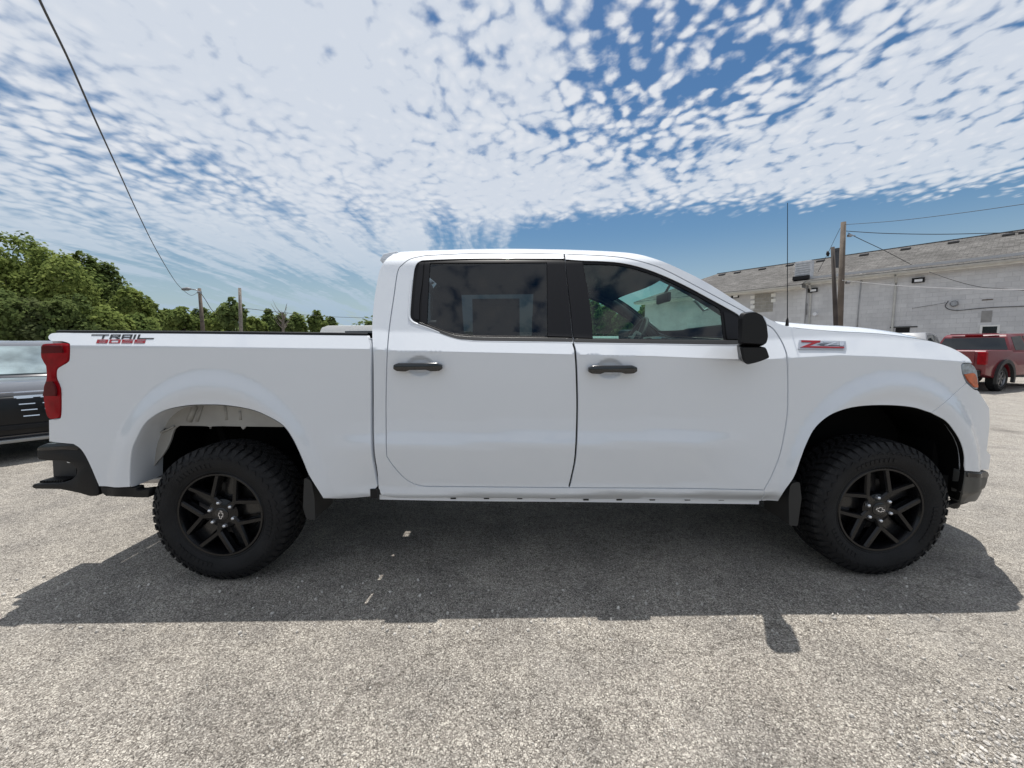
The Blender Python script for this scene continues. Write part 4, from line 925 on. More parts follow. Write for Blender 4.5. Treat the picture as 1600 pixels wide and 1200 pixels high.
# dashboard
dp = [(1.18, 1.02), (1.12, 1.18), (1.14, 1.30), (1.22, 1.385), (1.40, 1.415), (1.62, 1.40), (1.66, 1.25), (1.5, 1.0)]
MB().prism([(x, z) for x, z in dp], -.84, .84).build('dashboard', mat('dash_grey', (.055, .058, .062), .55), truck, bevel=.02, segs=3, auto=40)
MB().prism([(1.10, 1.36), (1.16, 1.44), (1.30, 1.465), (1.42, 1.43), (1.30, 1.36)], .24, .66).build('instrument_hood', INTER, truck, bevel=.012, auto=40)
sc = at(1056, 518, 3.2); MB().box((1.16, -.14, 1.30), (1.19, .14, 1.445)).build('centre_screen', mat('screen_glass', (.03, .035, .04), .08, coat=1), truck, bevel=.006)
rm = at(1036, 466, YC); MB().box((rm.x - .012, -.125, rm.z - .038), (rm.x + .018, .125, rm.z + .038)).build('rearview_mirror', INTER, truck, bevel=.012, segs=3, auto=40)
MB().tube([(rm.x + .01, 0, rm.z + .03), (rm.x + .05, 0, rm.z + .10)], .010, 8).build('mirror_stem', INTER, truck)
g1, g2 = at(1080, 470, 2.62), at(1102, 483, 2.62)
MB().tube([(g1.x, -.66, g1.z), (g1.x + .02, -.65, g1.z - .012), (g2.x - .02, -.64, g2.z - .01), (g2.x, -.66, g2.z)], .009, 8).build('grab_handle', mat('handle_grey', (.42, .44, .46), .4), truck, smooth=True)
# window sticker on the far rear door glass and the far interior door cards
f1, f2 = at(738, 467, 4.03), at(812, 527, 4.03)
stk = MB().box((f1.x, f1.y - YC - .002, f2.z), (f2.x, f1.y - YC + .001, f1.z)).build('window_sticker', mat('paper_back', (.10, .11, .12), .8), truck)
for sg in (1, -1):
    mbd = MB(); mbd.box((-.62, .86 * sg - .02, .62), (1.35, .86 * sg + .02, 1.395)); mbd.build('door_card', INTER, truck, bevel=.01)
# ================================================================== BUILDING
W = Vector((-math.sin(R(38)), math.cos(R(38)), 0)); NV = Vector((-W.y, W.x, 0))   # along the wall (leftwards), outward
P0 = at(1600, 398, 16.5); P0.z = 0
bld = thing('warehouse_building', 'long grey painted block building with shingled roof on the right side', 'building', P0, math.atan2(W.y, W.x))
def wl(px, py, off=0.0):
    """pixel -> (x along wall, z) on the plane off metres in front of the wall"""
    d = ray(px, py); o = P0 + NV * off; t = ((o - Vector((0, 0, CAM_H))).to_2d() @ NV.to_2d()) / (d.to_2d() @ NV.to_2d())
    p = Vector((0, 0, CAM_H)) + d * t; return (p - o).to_2d() @ W.to_2d(), p.z
BW = bpy.data.materials.new('painted_block'); BW.use_nodes = True
def _bw():
    nt = BW.node_tree; N = nt.nodes; L = nt.links; b = N['Principled BSDF']; b.inputs['Roughness'].default_value = .85; b.inputs['Specular IOR Level'].default_value = .2
    tc = N.new('ShaderNodeTexCoord').outputs['Object']
    def noi(s, d=5, r=.6, sc=(1, 1, 1)):
        mp = N.new('ShaderNodeMapping'); mp.inputs['Scale'].default_value = sc; L.new(tc, mp.inputs[0]); n = N.new('ShaderNodeTexNoise'); n.inputs['Scale'].default_value = s; n.inputs['Detail'].default_value = d; n.inputs['Roughness'].default_value = r; L.new(mp.outputs[0], n.inputs['Vector']); return n.outputs[0]
    def ramp(src, st):
        r = N.new('ShaderNodeValToRGB'); L.new(src, r.inputs[0]); e = r.color_ramp.elements
        while len(e) < len(st): e.new(.5)
        for i, (p, c) in enumerate(st): e[i].position = p; e[i].color = (*c, 1)
        return r.outputs[0]
    def mul(a, c):
        x = N.new('ShaderNodeMix'); x.data_type = 'RGBA'; x.blend_type = 'MULTIPLY'; x.inputs[0].default_value = 1; L.new(a, x.inputs[6]); L.new(c, x.inputs[7]); return x.outputs[2]
    c = mul(ramp(noi(.6), [(.3, (.50, .50, .515)), (.7, (.62, .62, .63))]), ramp(noi(1.2, 6, .7, (1, 1, .25)), [(.3, (.88, .88, .88)), (.7, (1.06, 1.06, 1.05))]))
    gm_ = N.new('ShaderNodeNewGeometry'); c = mul(c, ramp(gm_.outputs['Random Per Island'], [(0, (.94, .94, .94)), (1, (1.04, 1.04, 1.04))]))
    L.new(c, b.inputs['Base Color'])
    bp = N.new('ShaderNodeBump'); bp.inputs['Distance'].default_value = .01; bp.inputs['Strength'].default_value = .5; L.new(noi(14), bp.inputs['Height']); L.new(bp.outputs[0], b.inputs['Normal'])
_bw()
MORT = mat('mortar_grey', (.46, .46, .47), .9)
WOODB = mat('fascia_white', (.62, .60, .55), .6, var=.15, vscale=3)
ROOFM = bpy.data.materials.new('asphalt_shingle'); ROOFM.use_nodes = True
def _rf():
    nt = ROOFM.node_tree; N = nt.nodes; L = nt.links; b = N['Principled BSDF']; b.inputs['Roughness'].default_value = .9; b.inputs['Specular IOR Level'].default_value = .15
    tc = N.new('ShaderNodeTexCoord').outputs['Object']
    br = N.new('ShaderNodeTexBrick'); L.new(tc, br.inputs['Vector']); br.inputs['Scale'].default_value = 1; br.inputs['Brick Width'].default_value = .32; br.inputs['Row Height'].default_value = .14; br.inputs['Mortar Size'].default_value = .008
    br.inputs['Color1'].default_value = (.088, .084, .080, 1); br.inputs['Color2'].default_value = (.150, .144, .138, 1); br.inputs['Mortar'].default_value = (.05, .048, .045, 1); br.inputs['Bias'].default_value = .1
    n = N.new('ShaderNodeTexNoise'); n.inputs['Scale'].default_value = .7; n.inputs['Detail'].default_value = 6; L.new(tc, n.inputs['Vector'])
    mr = N.new('ShaderNodeMapRange'); mr.inputs[1].default_value = .3; mr.inputs[2].default_value = .7; mr.inputs[3].default_value = .82; mr.inputs[4].default_value = 1.2; L.new(n.outputs[0], mr.inputs[0])
    n2 = N.new('ShaderNodeTexNoise'); n2.inputs['Scale'].default_value = 12; n2.inputs['Detail'].default_value = 4; L.new(tc, n2.inputs['Vector'])
    mr2 = N.new('ShaderNodeMapRange'); mr2.inputs[1].default_value = .3; mr2.inputs[2].default_value = .7; mr2.inputs[3].default_value = .7; mr2.inputs[4].default_value = 1.3; L.new(n2.outputs[0], mr2.inputs[0])
    m_ = N.new('ShaderNodeMath'); m_.operation = 'MULTIPLY'; L.new(mr.outputs[0], m_.inputs[0]); L.new(mr2.outputs[0], m_.inputs[1])
    sc = N.new('ShaderNodeVectorMath'); sc.operation = 'SCALE'; L.new(br.outputs[0], sc.inputs[0]); L.new(m_.outputs[0], sc.inputs['Scale']); L.new(sc.outputs[0], b.inputs['Base Color'])
_rf()
EZ, EZL, RZ, SET, OV = 4.88, 4.67, 6.72, 5.0, .35
RE = None
def roofat(px, py, y_):
    d = ray(px, py); o_ = P0 + NV * y_; t = ((o_ - Vector((0, 0, CAM_H))).to_2d() @ NV.to_2d()) / (d.to_2d() @ NV.to_2d()); p = d * t; return (p - o_).to_2d() @ W.to_2d()
RE = roofat(1121, 429, -5.0); xs_ = wl(1262, 440)[0]; xl_ = RE + 3.2 - .4; xr_ = -16.0
OL = .15   # left section stands proud of the main wall
SLP = (RZ - EZ) / SET
# walls: core + proud blocks
MB().box((xr_, -12, -.02), (xs_, 0, EZ + .12)).build('wall', MORT, bld)
MB().box((xs_, -12, -.02), (xl_, OL, EZL + .12)).build('wall', MORT, bld)
def blocks(x0, x1, y, ztop, holes):
    mb = MB(); bh, bw, g_ = .203, .406, .0035; r = 0; z = 0
    while z + bh <= ztop + .02:
        x = x0 - (bw / 2 if r % 2 else 0)
        while x < x1:
            a, b = max(x, x0) + g_, min(x + bw, x1) - g_
            if b - a > .05 and not any(hx0 < (a + b) / 2 < hx1 and hz0 < z + bh / 2 < hz1 for hx0, hx1, hz0, hz1 in holes):
                d = .005 + RNG.uniform(-.001, .001)
                mb.add([(a, y + .001, z + g_), (b, y + .001, z + g_), (b, y + .001, z + bh - g_), (a, y + .001, z + bh - g_), (a + .002, y + d, z + g_ + .002), (b - .002, y + d, z + g_ + .002), (b - .002, y + d, z + bh - g_ - .002), (a + .002, y + d, z + bh - g_ - .002)],
                       [(4, 5, 6, 7), (0, 1, 5, 4), (1, 2, 6, 5), (2, 3, 7, 6), (3, 0, 4, 7)])
            x += bw
        z += bh; r += 1
    return mb
wa = wl(1563, 507); wb = wl(1530, 524); w1 = (min(wa[0], wb[0]), max(wa[0], wb[0]), wb[1] - .55, wa[1])
va = wl(1551, 485); vb = wl(1532, 504); w2 = (min(va[0], vb[0]), max(va[0], vb[0]), vb[1], va[1])
ka = wl(1422, 510); kb = wl(1399, 519); w3 = (min(ka[0], kb[0]), max(ka[0], kb[0]), kb[1] - .6, ka[1])
o = blocks(xr_, xs_, 0, EZ, [w1, w2, w3]).build('block_course', BW, bld, fix=True); o['kind'] = 'stuff'
pa = wl(1209.5, 452, OL); pb = wl(1176, 489, OL); pt = (min(pa[0], pb[0]), max(pa[0], pb[0]), pb[1], pa[1] + .1)
o = blocks(xs_, xl_, OL, EZL, [pt]).build('block_course', BW, bld, fix=True); o['kind'] = 'stuff'
# unpainted patch of newer block with toothed white edges
nb = MB(); BARE = mat('bare_block', (.30, .29, .265), .92, var=.15, vscale=4)
z = pt[2]; r = 0; bi = 0
base_me = None
while z + .203 < pt[3] + .1:
    x = pt[0] - (.203 if r % 2 else 0)
    while x < pt[1]:
        a, b = max(x, pt[0]) + .006, min(x + .406, pt[1]) - .006
        if b - a > .08: MB().box((a, OL, z + .006), (b, OL + .011, z + .197)).build('bare_block', BARE, bld)
        x += .406
    z += .203; r += 1
for (px, ys) in ((1175.5, (457, 464.5, 472, 479.5)), (1208, (453.5, 461, 469.5))):
    for py in ys:
        p = wl(px, py, OL); MB().box((p[0] - .13, OL + .004, p[1] - .10), (p[0] + .10, OL + .022, p[1] + .09)).build('white_block', mat('block_white', (.75, .75, .73), .7), bld)
# roof
def roofsheet(x0, x1, ez, yo, mb, hip=0):
    mb.add([(x0, yo, ez), (x1 , yo, ez), (x1 - hip, -SET, RZ), (x0, -SET, RZ), (x1, -2 * SET - OV, EZ - SLP * OV), (x0, -2 * SET - OV, EZ - SLP * OV)], [(0, 1, 2, 3), (3, 2, 4, 5)])
HIP = 3.2
ye = OV; yeL = OV + (EZ - EZL) / SLP
r1 = MB(); roofsheet(xr_ - .4, xs_, EZ - .0, ye - OV, r1)
def slab(P, th=.05): # quad roof slab with thickness
    return MB().hexa([(x, y, z - th) for x, y, z in P] + P)
zz_ = lambda y: EZ + (-y) * SLP
ro = MB()
ro.hexa([(xr_ - .4, ye, zz_(ye) - .04), (xs_ + .02, ye, zz_(ye) - .04), (xs_ + .02, -SET, RZ - .04), (xr_ - .4, -SET, RZ - .04), (xr_ - .4, ye, zz_(ye)), (xs_ + .02, ye, zz_(ye)), (xs_ + .02, -SET, RZ), (xr_ - .4, -SET, RZ)])
xL = RE + HIP
ro.hexa([(xs_ + .02, yeL + .0, zz_(yeL) - .04), (xL, yeL, zz_(yeL) - .04), (xL - HIP, -SET, RZ - .04), (xs_ + .02, -SET, RZ - .04), (xs_ + .02, yeL, zz_(yeL)), (xL, yeL, zz_(yeL)), (xL - HIP, -SET, RZ), (xs_ + .02, -SET, RZ)])
ro.add([(xL, yeL, zz_(yeL)), (xL - HIP, -SET, RZ), (xL, -2 * SET - yeL, zz_(yeL))], [(0, 1, 2)])
ro.add([(xr_ - .4, -SET, RZ), (xL - HIP, -SET, RZ), (xL, -2 * SET - yeL, zz_(yeL)), (xr_ - .4, -2 * SET - yeL, zz_(yeL))], [(0, 1, 2, 3)])
ro.build('roof', ROOFM, bld)
MB().box((xr_ - .4, -SET - .06, RZ - .01), (xL - HIP, -SET + .06, RZ + .03)).build('roof_ridge', ROOFM, bld)
# fascia + soffit + gutter
MB().box((xr_ - .4, ye - .03, zz_(ye) - .22), (xs_ + .0, ye - .002, zz_(ye) - .045)).build('fascia', WOODB, bld)
MB().box((xs_, yeL - .03, zz_(yeL) - .20), (xL, yeL - .002, zz_(yeL) - .045)).build('fascia', WOODB, bld)
MB().box((xr_ - .4, 0.012, zz_(ye) - .20), (xs_, ye - .031, zz_(ye) - .18)).build('soffit', WOODB, bld)
MB().box((xs_, OL + .012, zz_(yeL) - .19), (xL, yeL - .031, zz_(yeL) - .17)).build('soffit', WOODB, bld)
GUT = mat('gutter_beige', (.46, .455, .43), .45, var=.1)
def gutter(x0, x1, y, z):
    MB().grid([[(x, y, z), (x, y, z - .09), (x, y + .07, z - .10), (x, y + .12, z - .03), (x, y + .13, z + .005), (x, y + .12, z + .005)] for x in (x0, x1)]).build('gutter', GUT, bld)
gutter(xr_ - .4, xs_ + .3, ye, zz_(ye) - .05); gutter(xs_ + .02, xL, yeL, zz_(yeL) - .05)
def wallbox(px, py, w, h, d, name, m, off=0, bev=.0, dz=0):
    x, z = wl(px, py, off + .02); return MB().box((x - w / 2, off + .011, z - h / 2 + dz), (x + w / 2, off + .011 + d, z + h / 2 + dz)).build(name, m, bld, bevel=bev)
def spout(px, py, off, ez, yo):
    x, z = wl(px, py, off + .08)
    MB().tube([(x, yo - .02, ez - .12), (x, yo - .03, ez - .22), (x, off + .07, ez - .50), (x, off + .07, ez - .65), (x, off + .07, .15), (x, off + .25, .08)], .045, 6).build('downspout', GUT, bld, auto=40)
spout(1397.5, 470, 0, zz_(ye), ye + .06); spout(1265.5, 480, OL - OL, zz_(ye) - .0, ye + .1)
# ridge vents
for px, py in ((1602, 358), (1576, 362), (1490, 376), (1415, 388.5), (1350, 397.5), (1282, 406), (1234, 413), (1191, 419.5), (1152, 425.5), (1128, 428.5)):
    d = ray(px, py + 1.5); y_ = -SET + .75; o_ = P0 + NV * y_; t = ((o_ - Vector((0, 0, CAM_H))).to_2d() @ NV.to_2d()) / (d.to_2d() @ NV.to_2d()); p = d * t; x = (p - o_).to_2d() @ W.to_2d()
    zr = zz_(y_); MB().hexa([(x - .20, y_ + .16, zr - .03), (x + .20, y_ + .16, zr - .03), (x + .20, y_ - .16, zr + .06), (x - .20, y_ - .16, zr + .06), (x - .18, y_ + .13, zr + .05), (x + .18, y_ + .13, zr + .05), (x + .18, y_ - .15, zr + .13), (x - .18, y_ - .15, zr + .13)]).build('roof_vent', BLACK, bld)
# rooftop box and flue
def roofat(px, py, y_):
    d = ray(px, py); o_ = P0 + NV * y_; t = ((o_ - Vector((0, 0, CAM_H))).to_2d() @ NV.to_2d()) / (d.to_2d() @ NV.to_2d()); p = d * t; return (p - o_).to_2d() @ W.to_2d()
x = roofat(1256, 432, -.3); zr = zz_(-.3)
MB().box((x - .38, -.55, zr + .02), (x + .38, -.05, zr + .92)).build('roof_unit', mat('unit_grey', (.50, .51, .53), .5, var=.2, vscale=8), bld, bevel=.02)
MB().box((x - .36, -.04, zr - .10), (x + .40, .16, zr + .10)).build('unit_base', BLACK, bld)
for k in range(6): MB().box((x - .33, -.048, zr + .16 + k * .12), (x + .33, -.035, zr + .20 + k * .12)).build('unit_louvre', ALU, bld)
x = roofat(1308, 412, -2.2); zr = zz_(-2.2)
MB().tube([(x, -2.2, zr - .1), (x, -2.2, zr + .85)], .16, 16).build('roof_flue', mat('flue_dark', (.07, .07, .075), .5, .5), bld, auto=40)
MB().tube([(x, -2.2, zr + .85), (x, -2.2, zr + 1.0)], .21, 16).build('flue_cap', mat('flue_dark', (.07, .07, .075), .5, .5), bld, auto=40)
# wall lights
for (px, py, off) in ((1435, 438, 0), (1270.5, 453.5, 0), (1149, 463, OL)):
    b_ = wallbox(px, py, .42, .22, .12, 'wall_light', BLACK, off, .01); x, z = wl(px, py, off + .14)
    MB().box((x - .13, off + .132, z - .06), (x + .13, off + .137, z + .05)).build('light_lens', mat('frosted_lens', (.75, .76, .78), .3), b_)
# window, vent patch, boarded opening
WF = mat('window_frame_white', (.72, .72, .70), .4)
fr = MB(); a, b, c_, d_ = w1; t_w = .07
for (x0, x1, z0, z1) in ((a, b, d_ - t_w, d_), (a, b, c_, c_ + t_w), (a, a + t_w, c_ + t_w, d_ - t_w), (b - t_w, b, c_ + t_w, d_ - t_w), (a + t_w, b - t_w, (c_ + d_) / 2 - .03, (c_ + d_) / 2 + .03)): fr.box((x0, .0, z0), (x1, .035, z1))
wo = fr.build('window', WF, bld)
MB().box((a + t_w, .002, c_ + t_w), (b - t_w, .012, d_ - t_w)).build('window_pane', mat('dark_pane', (.012, .014, .017), .08, spec=.6), wo)
MB().box((w2[0], .001, w2[2]), (w2[1], .012, w2[3])).build('wall_patch', mat('patch_grey', (.27, .265, .26), .9, var=.1), bld)
MB().box((w3[0], .001, w3[2]), (w3[1], .008, w3[3] - .05)).build('wall_opening', mat('void', (.006, .006, .006), .9), bld)
MB().box((w3[0] - .25, .0, w3[3] - .05), (w3[1] + .2, .03, w3[3] + .01)).build('opening_lintel', mat('lintel_dark', (.06, .06, .06), .7), bld)
CAB = mat('cable_black', (.012, .012, .012), .6)
def wallcable(pts_, r=.012, name='wall_cable', m=None, off=.03):
    MB().tube([(lambda q: (q[0], off, q[1]))(wl(a, b, off)) for a, b in pts_], r, 5).build(name, m or CAB, bld, smooth=True)
wallcable(catmull([(1345.5, 427), (1345, 445), (1342, 475), (1339, 512)], 4), .022, 'conduit', ALU)
wallcable(catmull([(1482, 470), (1477, 478), (1482, 483), (1494, 485), (1510, 484), (1530, 482), (1560, 480), (1600, 478.5), (1630, 476)], 4))
wallcable([(1478, 473), (1455, 477), (1425, 482)], .006)
wallcable([(1261, 474), (1260.5, 492)], .018, 'conduit', ALU)
x, z = wl(1491, 474.5, .06); MB().lathe_y([(0, .16), (.10, .16), (.13, .11), (.13, .0)], 20, (x, .012, z)).build('meter_socket', ALU, bld, auto=35)
x, z = wl(1275, 491, .1); MB().lathe_y([(0, .34), (.09, .34), (.10, .30), (.10, .12), (.04, .11), (.04, 0)], 16, (x, .012, z)).build('wall_pipe', mat('pipe_white', (.66, .67, .70), .4), bld, auto=35)
for (px, py) in ((1540, 468.5), (1546, 468)): wallbox(px, py, .2, .04, .01, 'wall_mark', mat('rust_mark', (.12, .09, .07), .9))

# ================================================================== POLES AND WIRES
WOOD = mat('weathered_pole', (.13, .105, .085), .9, var=.3, vscale=3, bump=.5, bscale=30)
WOODD = mat('dark_pole', (.055, .045, .04), .9, var=.3, vscale=3, bump=.5, bscale=30)
def pole(px, pyt, pxb, pyb, Y, r, label, m=WOOD, name='utility_pole'):
    top = at(px, pyt, Y); b = at(pxb, pyb, Y); dz = (b - top) / (b.z - top.z); base = top + dz * (0 - top.z)
    t = thing(name, label, 'utility pole', (base.x, base.y, 0)); L_ = top - Vector((base.x, base.y, 0))
    MB().tube([Vector((0, 0, -.05)), L_ * .5, L_], [r * 1.2, r * 1.05, r * .85], 12).build('pole_shaft', m, t, smooth=True)
    return t, top, base
tA, topA, bA = pole(1318, 347, 1312, 508, 15.2, .095, 'taller leaning wooden pole, right one of the pair before the grey building', name='utility_pole')
MB().box((-.05, -.12, topA.z - .53), (.18, -.08, topA.z - .50)).build('bracket', ALU, tA)
for z_ in (topA.z - .5, topA.z - 2.2): MB().tube([((topA - bA).x * z_ / topA.z + .14, -.05, z_), ((topA - bA).x * z_ / topA.z + .26, -.05, z_)], .05, 10).build('insulator', mat('insulator', (.2, .2, .2), .3), tA)
tB, topB, bB = pole(1301, 386, 1306, 508, 14.6, .068, 'shorter dark wooden pole standing just left of the taller leaning pole', WOODD)
tC, topC, bC = pole(311.5, 450.5, 317, 516, 46, .19, 'wooden pole carrying a curved street light arm, above the truck bed')
arm = [at(a, b, 46 - .3) - Vector((bC.x, bC.y, 0)) for a, b in [(311, 456), (307, 453), (300, 452), (293, 452.5)]]
MB().tube(arm, .06, 8).build('lamp_arm', ALU, tC, smooth=True)
la = at(292, 452.3, 45.7) - Vector((bC.x, bC.y, 0)); MB().tube([la + Vector((.5, 0, .05)), la + Vector((.1, 0, .06)), la + Vector((-.45, 0, .03)), la + Vector((-.6, 0, 0))], [.08, .2, .16, .05], 10).build('lamp_head', mat('lamp_grey', (.22, .22, .23), .5), tC, smooth=True)
MB().tube([at(309.5, 457, 45.6) - Vector((bC.x, bC.y, 0)), at(314, 457, 45.6) - Vector((bC.x, bC.y, 0))], .16, 8).build('pole_fitting', ALU, tC)
tD, topD, bD = pole(374.5, 450, 376.5, 516, 46, .18, 'bare wooden pole with no lamp, right of the street light pole above the truck bed', mat('grey_pole', (.20, .18, .16), .9, var=.3, bump=.4, bscale=30))
def wire(pts_, r, label, name='utility_wire', m=CAB, n=10):
    V = [at(a, b, Y) for a, b, Y in pts_]; c = [Vector(p) for p in catmull([tuple(v) for v in V], n)]
    base = c[0].copy(); o = MB().tube([p - base for p in c], r, 6).build(name, m, smooth=True); o.location = base
    tag(o, label, 'overhead wire'); return o
wire([(40, -60, 6.4), (62, 0, 7.6), (108, 95, 9.3), (150, 190, 11.5), (183, 262, 15), (215, 332, 20), (245, 392, 26), (272, 437, 34), (285, 452, 39), (297, 461, 43), (304, 460, 45), (310, 455, 45.8)], .022, 'thick drooping service cable crossing the sky from top left down to the street light pole', 'service_cable', mat('cable_grey', (.035, .035, .04), .6))
wire([(314, 458, 45.8), (322, 470, 48), (330, 483, 50), (338, 492, 52)], .035, 'short wire slanting down right from the street light pole to the trees')
wire([(376, 481, 46), (430, 487, 50), (500, 494, 56), (580, 497, 62), (640, 499, 66)], .03, 'thin sagging wire over the far trees, right of the bare pole')
wire([(1320, 351, 15.1), (1400, 345, 13.5), (1500, 333, 12), (1620, 316, 10.5)], .008, 'topmost thin wire rising right from the tall pole top')
wire([(1322, 361, 15.1), (1380, 364.5, 14.5), (1460, 366, 14), (1540, 364.5, 13.5), (1640, 361, 13)], .012, 'nearly level twisted wire running right from the tall pole across the sky')
q_ = wl(1426, 413.5, .3); qe = P0 + W * q_[0] + NV * .3
wire([(1325, 364, 15.1), (1345, 374, 15.8), (1385, 393, 17.2), (1424, 413.5, qe.y)], .012, 'wire slanting down from the tall pole to the eave of the grey building')
wire([(1452, 425, 17.5), (1490, 438, 16), (1530, 448, 14.8), (1572, 451.5, 13.6), (1640, 456, 12.5)], .012, 'dark wire sagging in front of the grey wall at right')
wire([(1316, 438, 15), (1400, 446, 13.8), (1500, 451, 12.6), (1640, 453, 11)], .009, 'pale straight wire crossing in front of the grey wall', m=mat('pale_wire', (.55, .55, .56), .5))
wire([(1313, 356, 15.1), (1305, 372, 15.1), (1293, 397, 15.1), (1278, 425, 15.4)], .008, 'thin guy wire with an insulator, left of the two leaning poles', 'guy_wire')
gi = at(1293.5, 396.5, 15.05); o = MB().tube([(-.02, 0, .10), (0, 0, 0), (.02, 0, -.10)], [.02, .06, .02], 8).build('wire_insulator', BLACK, smooth=True); o.location = gi; tag(o, 'small dark strain insulator on the thin guy wire left of the poles', 'insulator')

# ================================================================== TREES
def leafmat(name, c1, c2, tr=.45):
    m = bpy.data.materials.new(name); m.use_nodes = True; nt = m.node_tree; N = nt.nodes; L = nt.links; N.clear()
    o = N.new('ShaderNodeOutputMaterial'); d = N.new('ShaderNodeBsdfDiffuse'); t = N.new('ShaderNodeBsdfTranslucent'); mx = N.new('ShaderNodeMixShader'); mx.inputs[0].default_value = tr
    g_ = N.new('ShaderNodeNewGeometry'); tc = N.new('ShaderNodeTexCoord'); n = N.new('ShaderNodeTexNoise'); n.inputs['Scale'].default_value = .5; n.inputs['Detail'].default_value = 3; L.new(tc.outputs['Object'], n.inputs['Vector'])
    a = N.new('ShaderNodeMath'); a.operation = 'MULTIPLY_ADD'; L.new(g_.outputs['Random Per Island'], a.inputs[0]); a.inputs[1].default_value = .5; L.new(n.outputs[0], a.inputs[2])
    r = N.new('ShaderNodeMapRange'); L.new(a.outputs[0], r.inputs[0]); r.inputs[1].default_value = .45; r.inputs[2].default_value = 1.05
    c = N.new('ShaderNodeMix'); c.data_type = 'RGBA'; L.new(r.outputs[0], c.inputs[0]); c.inputs[6].default_value = (*c1, 1); c.inputs[7].default_value = (*c2, 1)
    L.new(c.outputs[2], d.inputs[0]); L.new(c.outputs[2], t.inputs[0]); L.new(d.outputs[0], mx.inputs[1]); L.new(t.outputs[0], mx.inputs[2]); L.new(mx.outputs[0], o.inputs[0]); return m
LF = [leafmat('leaf_bright', (.13, .175, .05), (.27, .32, .10)), leafmat('leaf_mid', (.105, .15, .048), (.225, .275, .09)), leafmat('leaf_dark', (.085, .12, .045), (.18, .225, .082)), leafmat('leaf_greyish', (.08, .10, .045), (.17, .20, .09))]
BARK = mat('bark', (.09, .075, .06), .95, var=.3, bump=.6, bscale=12)
def crown_mesh(lobes, n, size, seed, flat=.55):
    rg = np.random.default_rng(seed); lob = np.array(lobes); vol = lob[:, 3] * lob[:, 4]; pick = rg.choice(len(lob), n, p=vol / vol.sum())
    d = rg.normal(size=(n, 3)); d /= np.linalg.norm(d, axis=1)[:, None]
    # clump: quantise directions around sub-centres
    sub = rg.normal(size=(len(lob) * 16, 3)); sub /= np.linalg.norm(sub, axis=1)[:, None]; sid = pick * 16 + rg.integers(0, 16, n)
    d = sub[sid] + rg.normal(size=(n, 3)) * .30; rr = rg.uniform(.60, 1.02, n) ** .6; rr *= rg.uniform(.82, 1.12, len(sub))[sid]
    nd_ = d / np.linalg.norm(d, axis=1)[:, None]
    c = lob[pick, :3]; rad = np.stack([lob[pick, 3], lob[pick, 3], lob[pick, 4]], 1)
    p = c + nd_ * rad * rr[:, None]
    nrm = nd_ + rg.normal(size=(n, 3)) * .55 + np.array([0, 0, .35]); nrm /= np.linalg.norm(nrm, axis=1)[:, None]
    a = np.cross(nrm, rg.normal(size=(n, 3))); a /= np.linalg.norm(a, axis=1)[:, None]; b = np.cross(nrm, a)
    s = size * rg.uniform(.5, 1.25, n)[:, None]
    v = np.empty((n, 4, 3)); v[:, 0] = p - a * s * .6; v[:, 1] = p - b * s * flat + a * s * .1; v[:, 2] = p + a * s * .7; v[:, 3] = p + b * s * flat + a * s * .1
    me = bpy.data.meshes.new('crown'); V = v.reshape(-1, 3); me.vertices.add(len(V)); me.vertices.foreach_set('co', V.ravel()); me.loops.add(n * 4); me.loops.foreach_set('vertex_index', np.arange(n * 4)); me.polygons.add(n)
    me.polygons.foreach_set('loop_start', np.arange(0, n * 4, 4)); me.polygons.foreach_set('loop_total', np.full(n, 4)); me.update(); me.validate(); return me
def tree(px, pyt, half_px, Y, tone, label, cat='tree', n=7000, leaf=None, group=None, low=.08, sparse=False, name='tree', seed=None, trunk=True):
    base = at(px, 541, Y); top = at(px, pyt, Y).z; rx = half_px / FPX * Y / 1.0; seed = seed if seed is not None else int(px * 7 + pyt) % 9999; rg = random.Random(seed)
    t = thing(name, label, cat, (base.x, base.y, 0), rg.uniform(0, 6.28), group)
    H = top * 1.05; lobes = []
    k = 7 if not sparse else 6
    zc0 = H * (.5 + low * .5)
    lobes.append((0, 0, H * .60, rx * .72, H * .36))
    for i in range(k):
        a = i * 2.4 + rg.random(); f = rg.uniform(.35, .62); zz = H * rg.uniform(.30 if not sparse else .55, .78)
        lobes.append((math.cos(a) * rx * f, math.sin(a) * rx * f, zz, rx * rg.uniform(.32, .50), H * rg.uniform(.13, .20)))
    if low < .2 and not sparse:
        for i in range(5):
            a = i * 1.3 + rg.random() * 2; lobes.append((math.cos(a) * rx * .6, math.sin(a) * rx * .6, H * .20, rx * .42, H * .18))
    lobes.append((rx * .1, 0, H * .83, rx * .36, H * .165))
    leaf = leaf or Y * .0068; n = int(n * 1.35)
    me = crown_mesh(lobes, n, leaf, seed); me.materials.append(LF[tone]); link('crown', me, t)
    if trunk:
        mb = MB(); mb.tube([(0, 0, -.05), (.05, .05, H * .2), (0, .1, H * .45), (.1, 0, H * .75)], [rx * .09, rx * .07, rx * .05, rx * .02], 8)
        for i in range(9):
            l = lobes[1 + i % (len(lobes) - 1)]; z0 = H * rg.uniform(.2, .5); mb.tube([(0, .05, z0), (l[0] * .5, l[1] * .5, (z0 + l[2]) * .5 + .2), (l[0], l[1], l[2] + l[4] * .5)], [rx * .04, rx * .025, rx * .008], 5)
        mb.build('trunk', BARK, t, smooth=True)
    return t
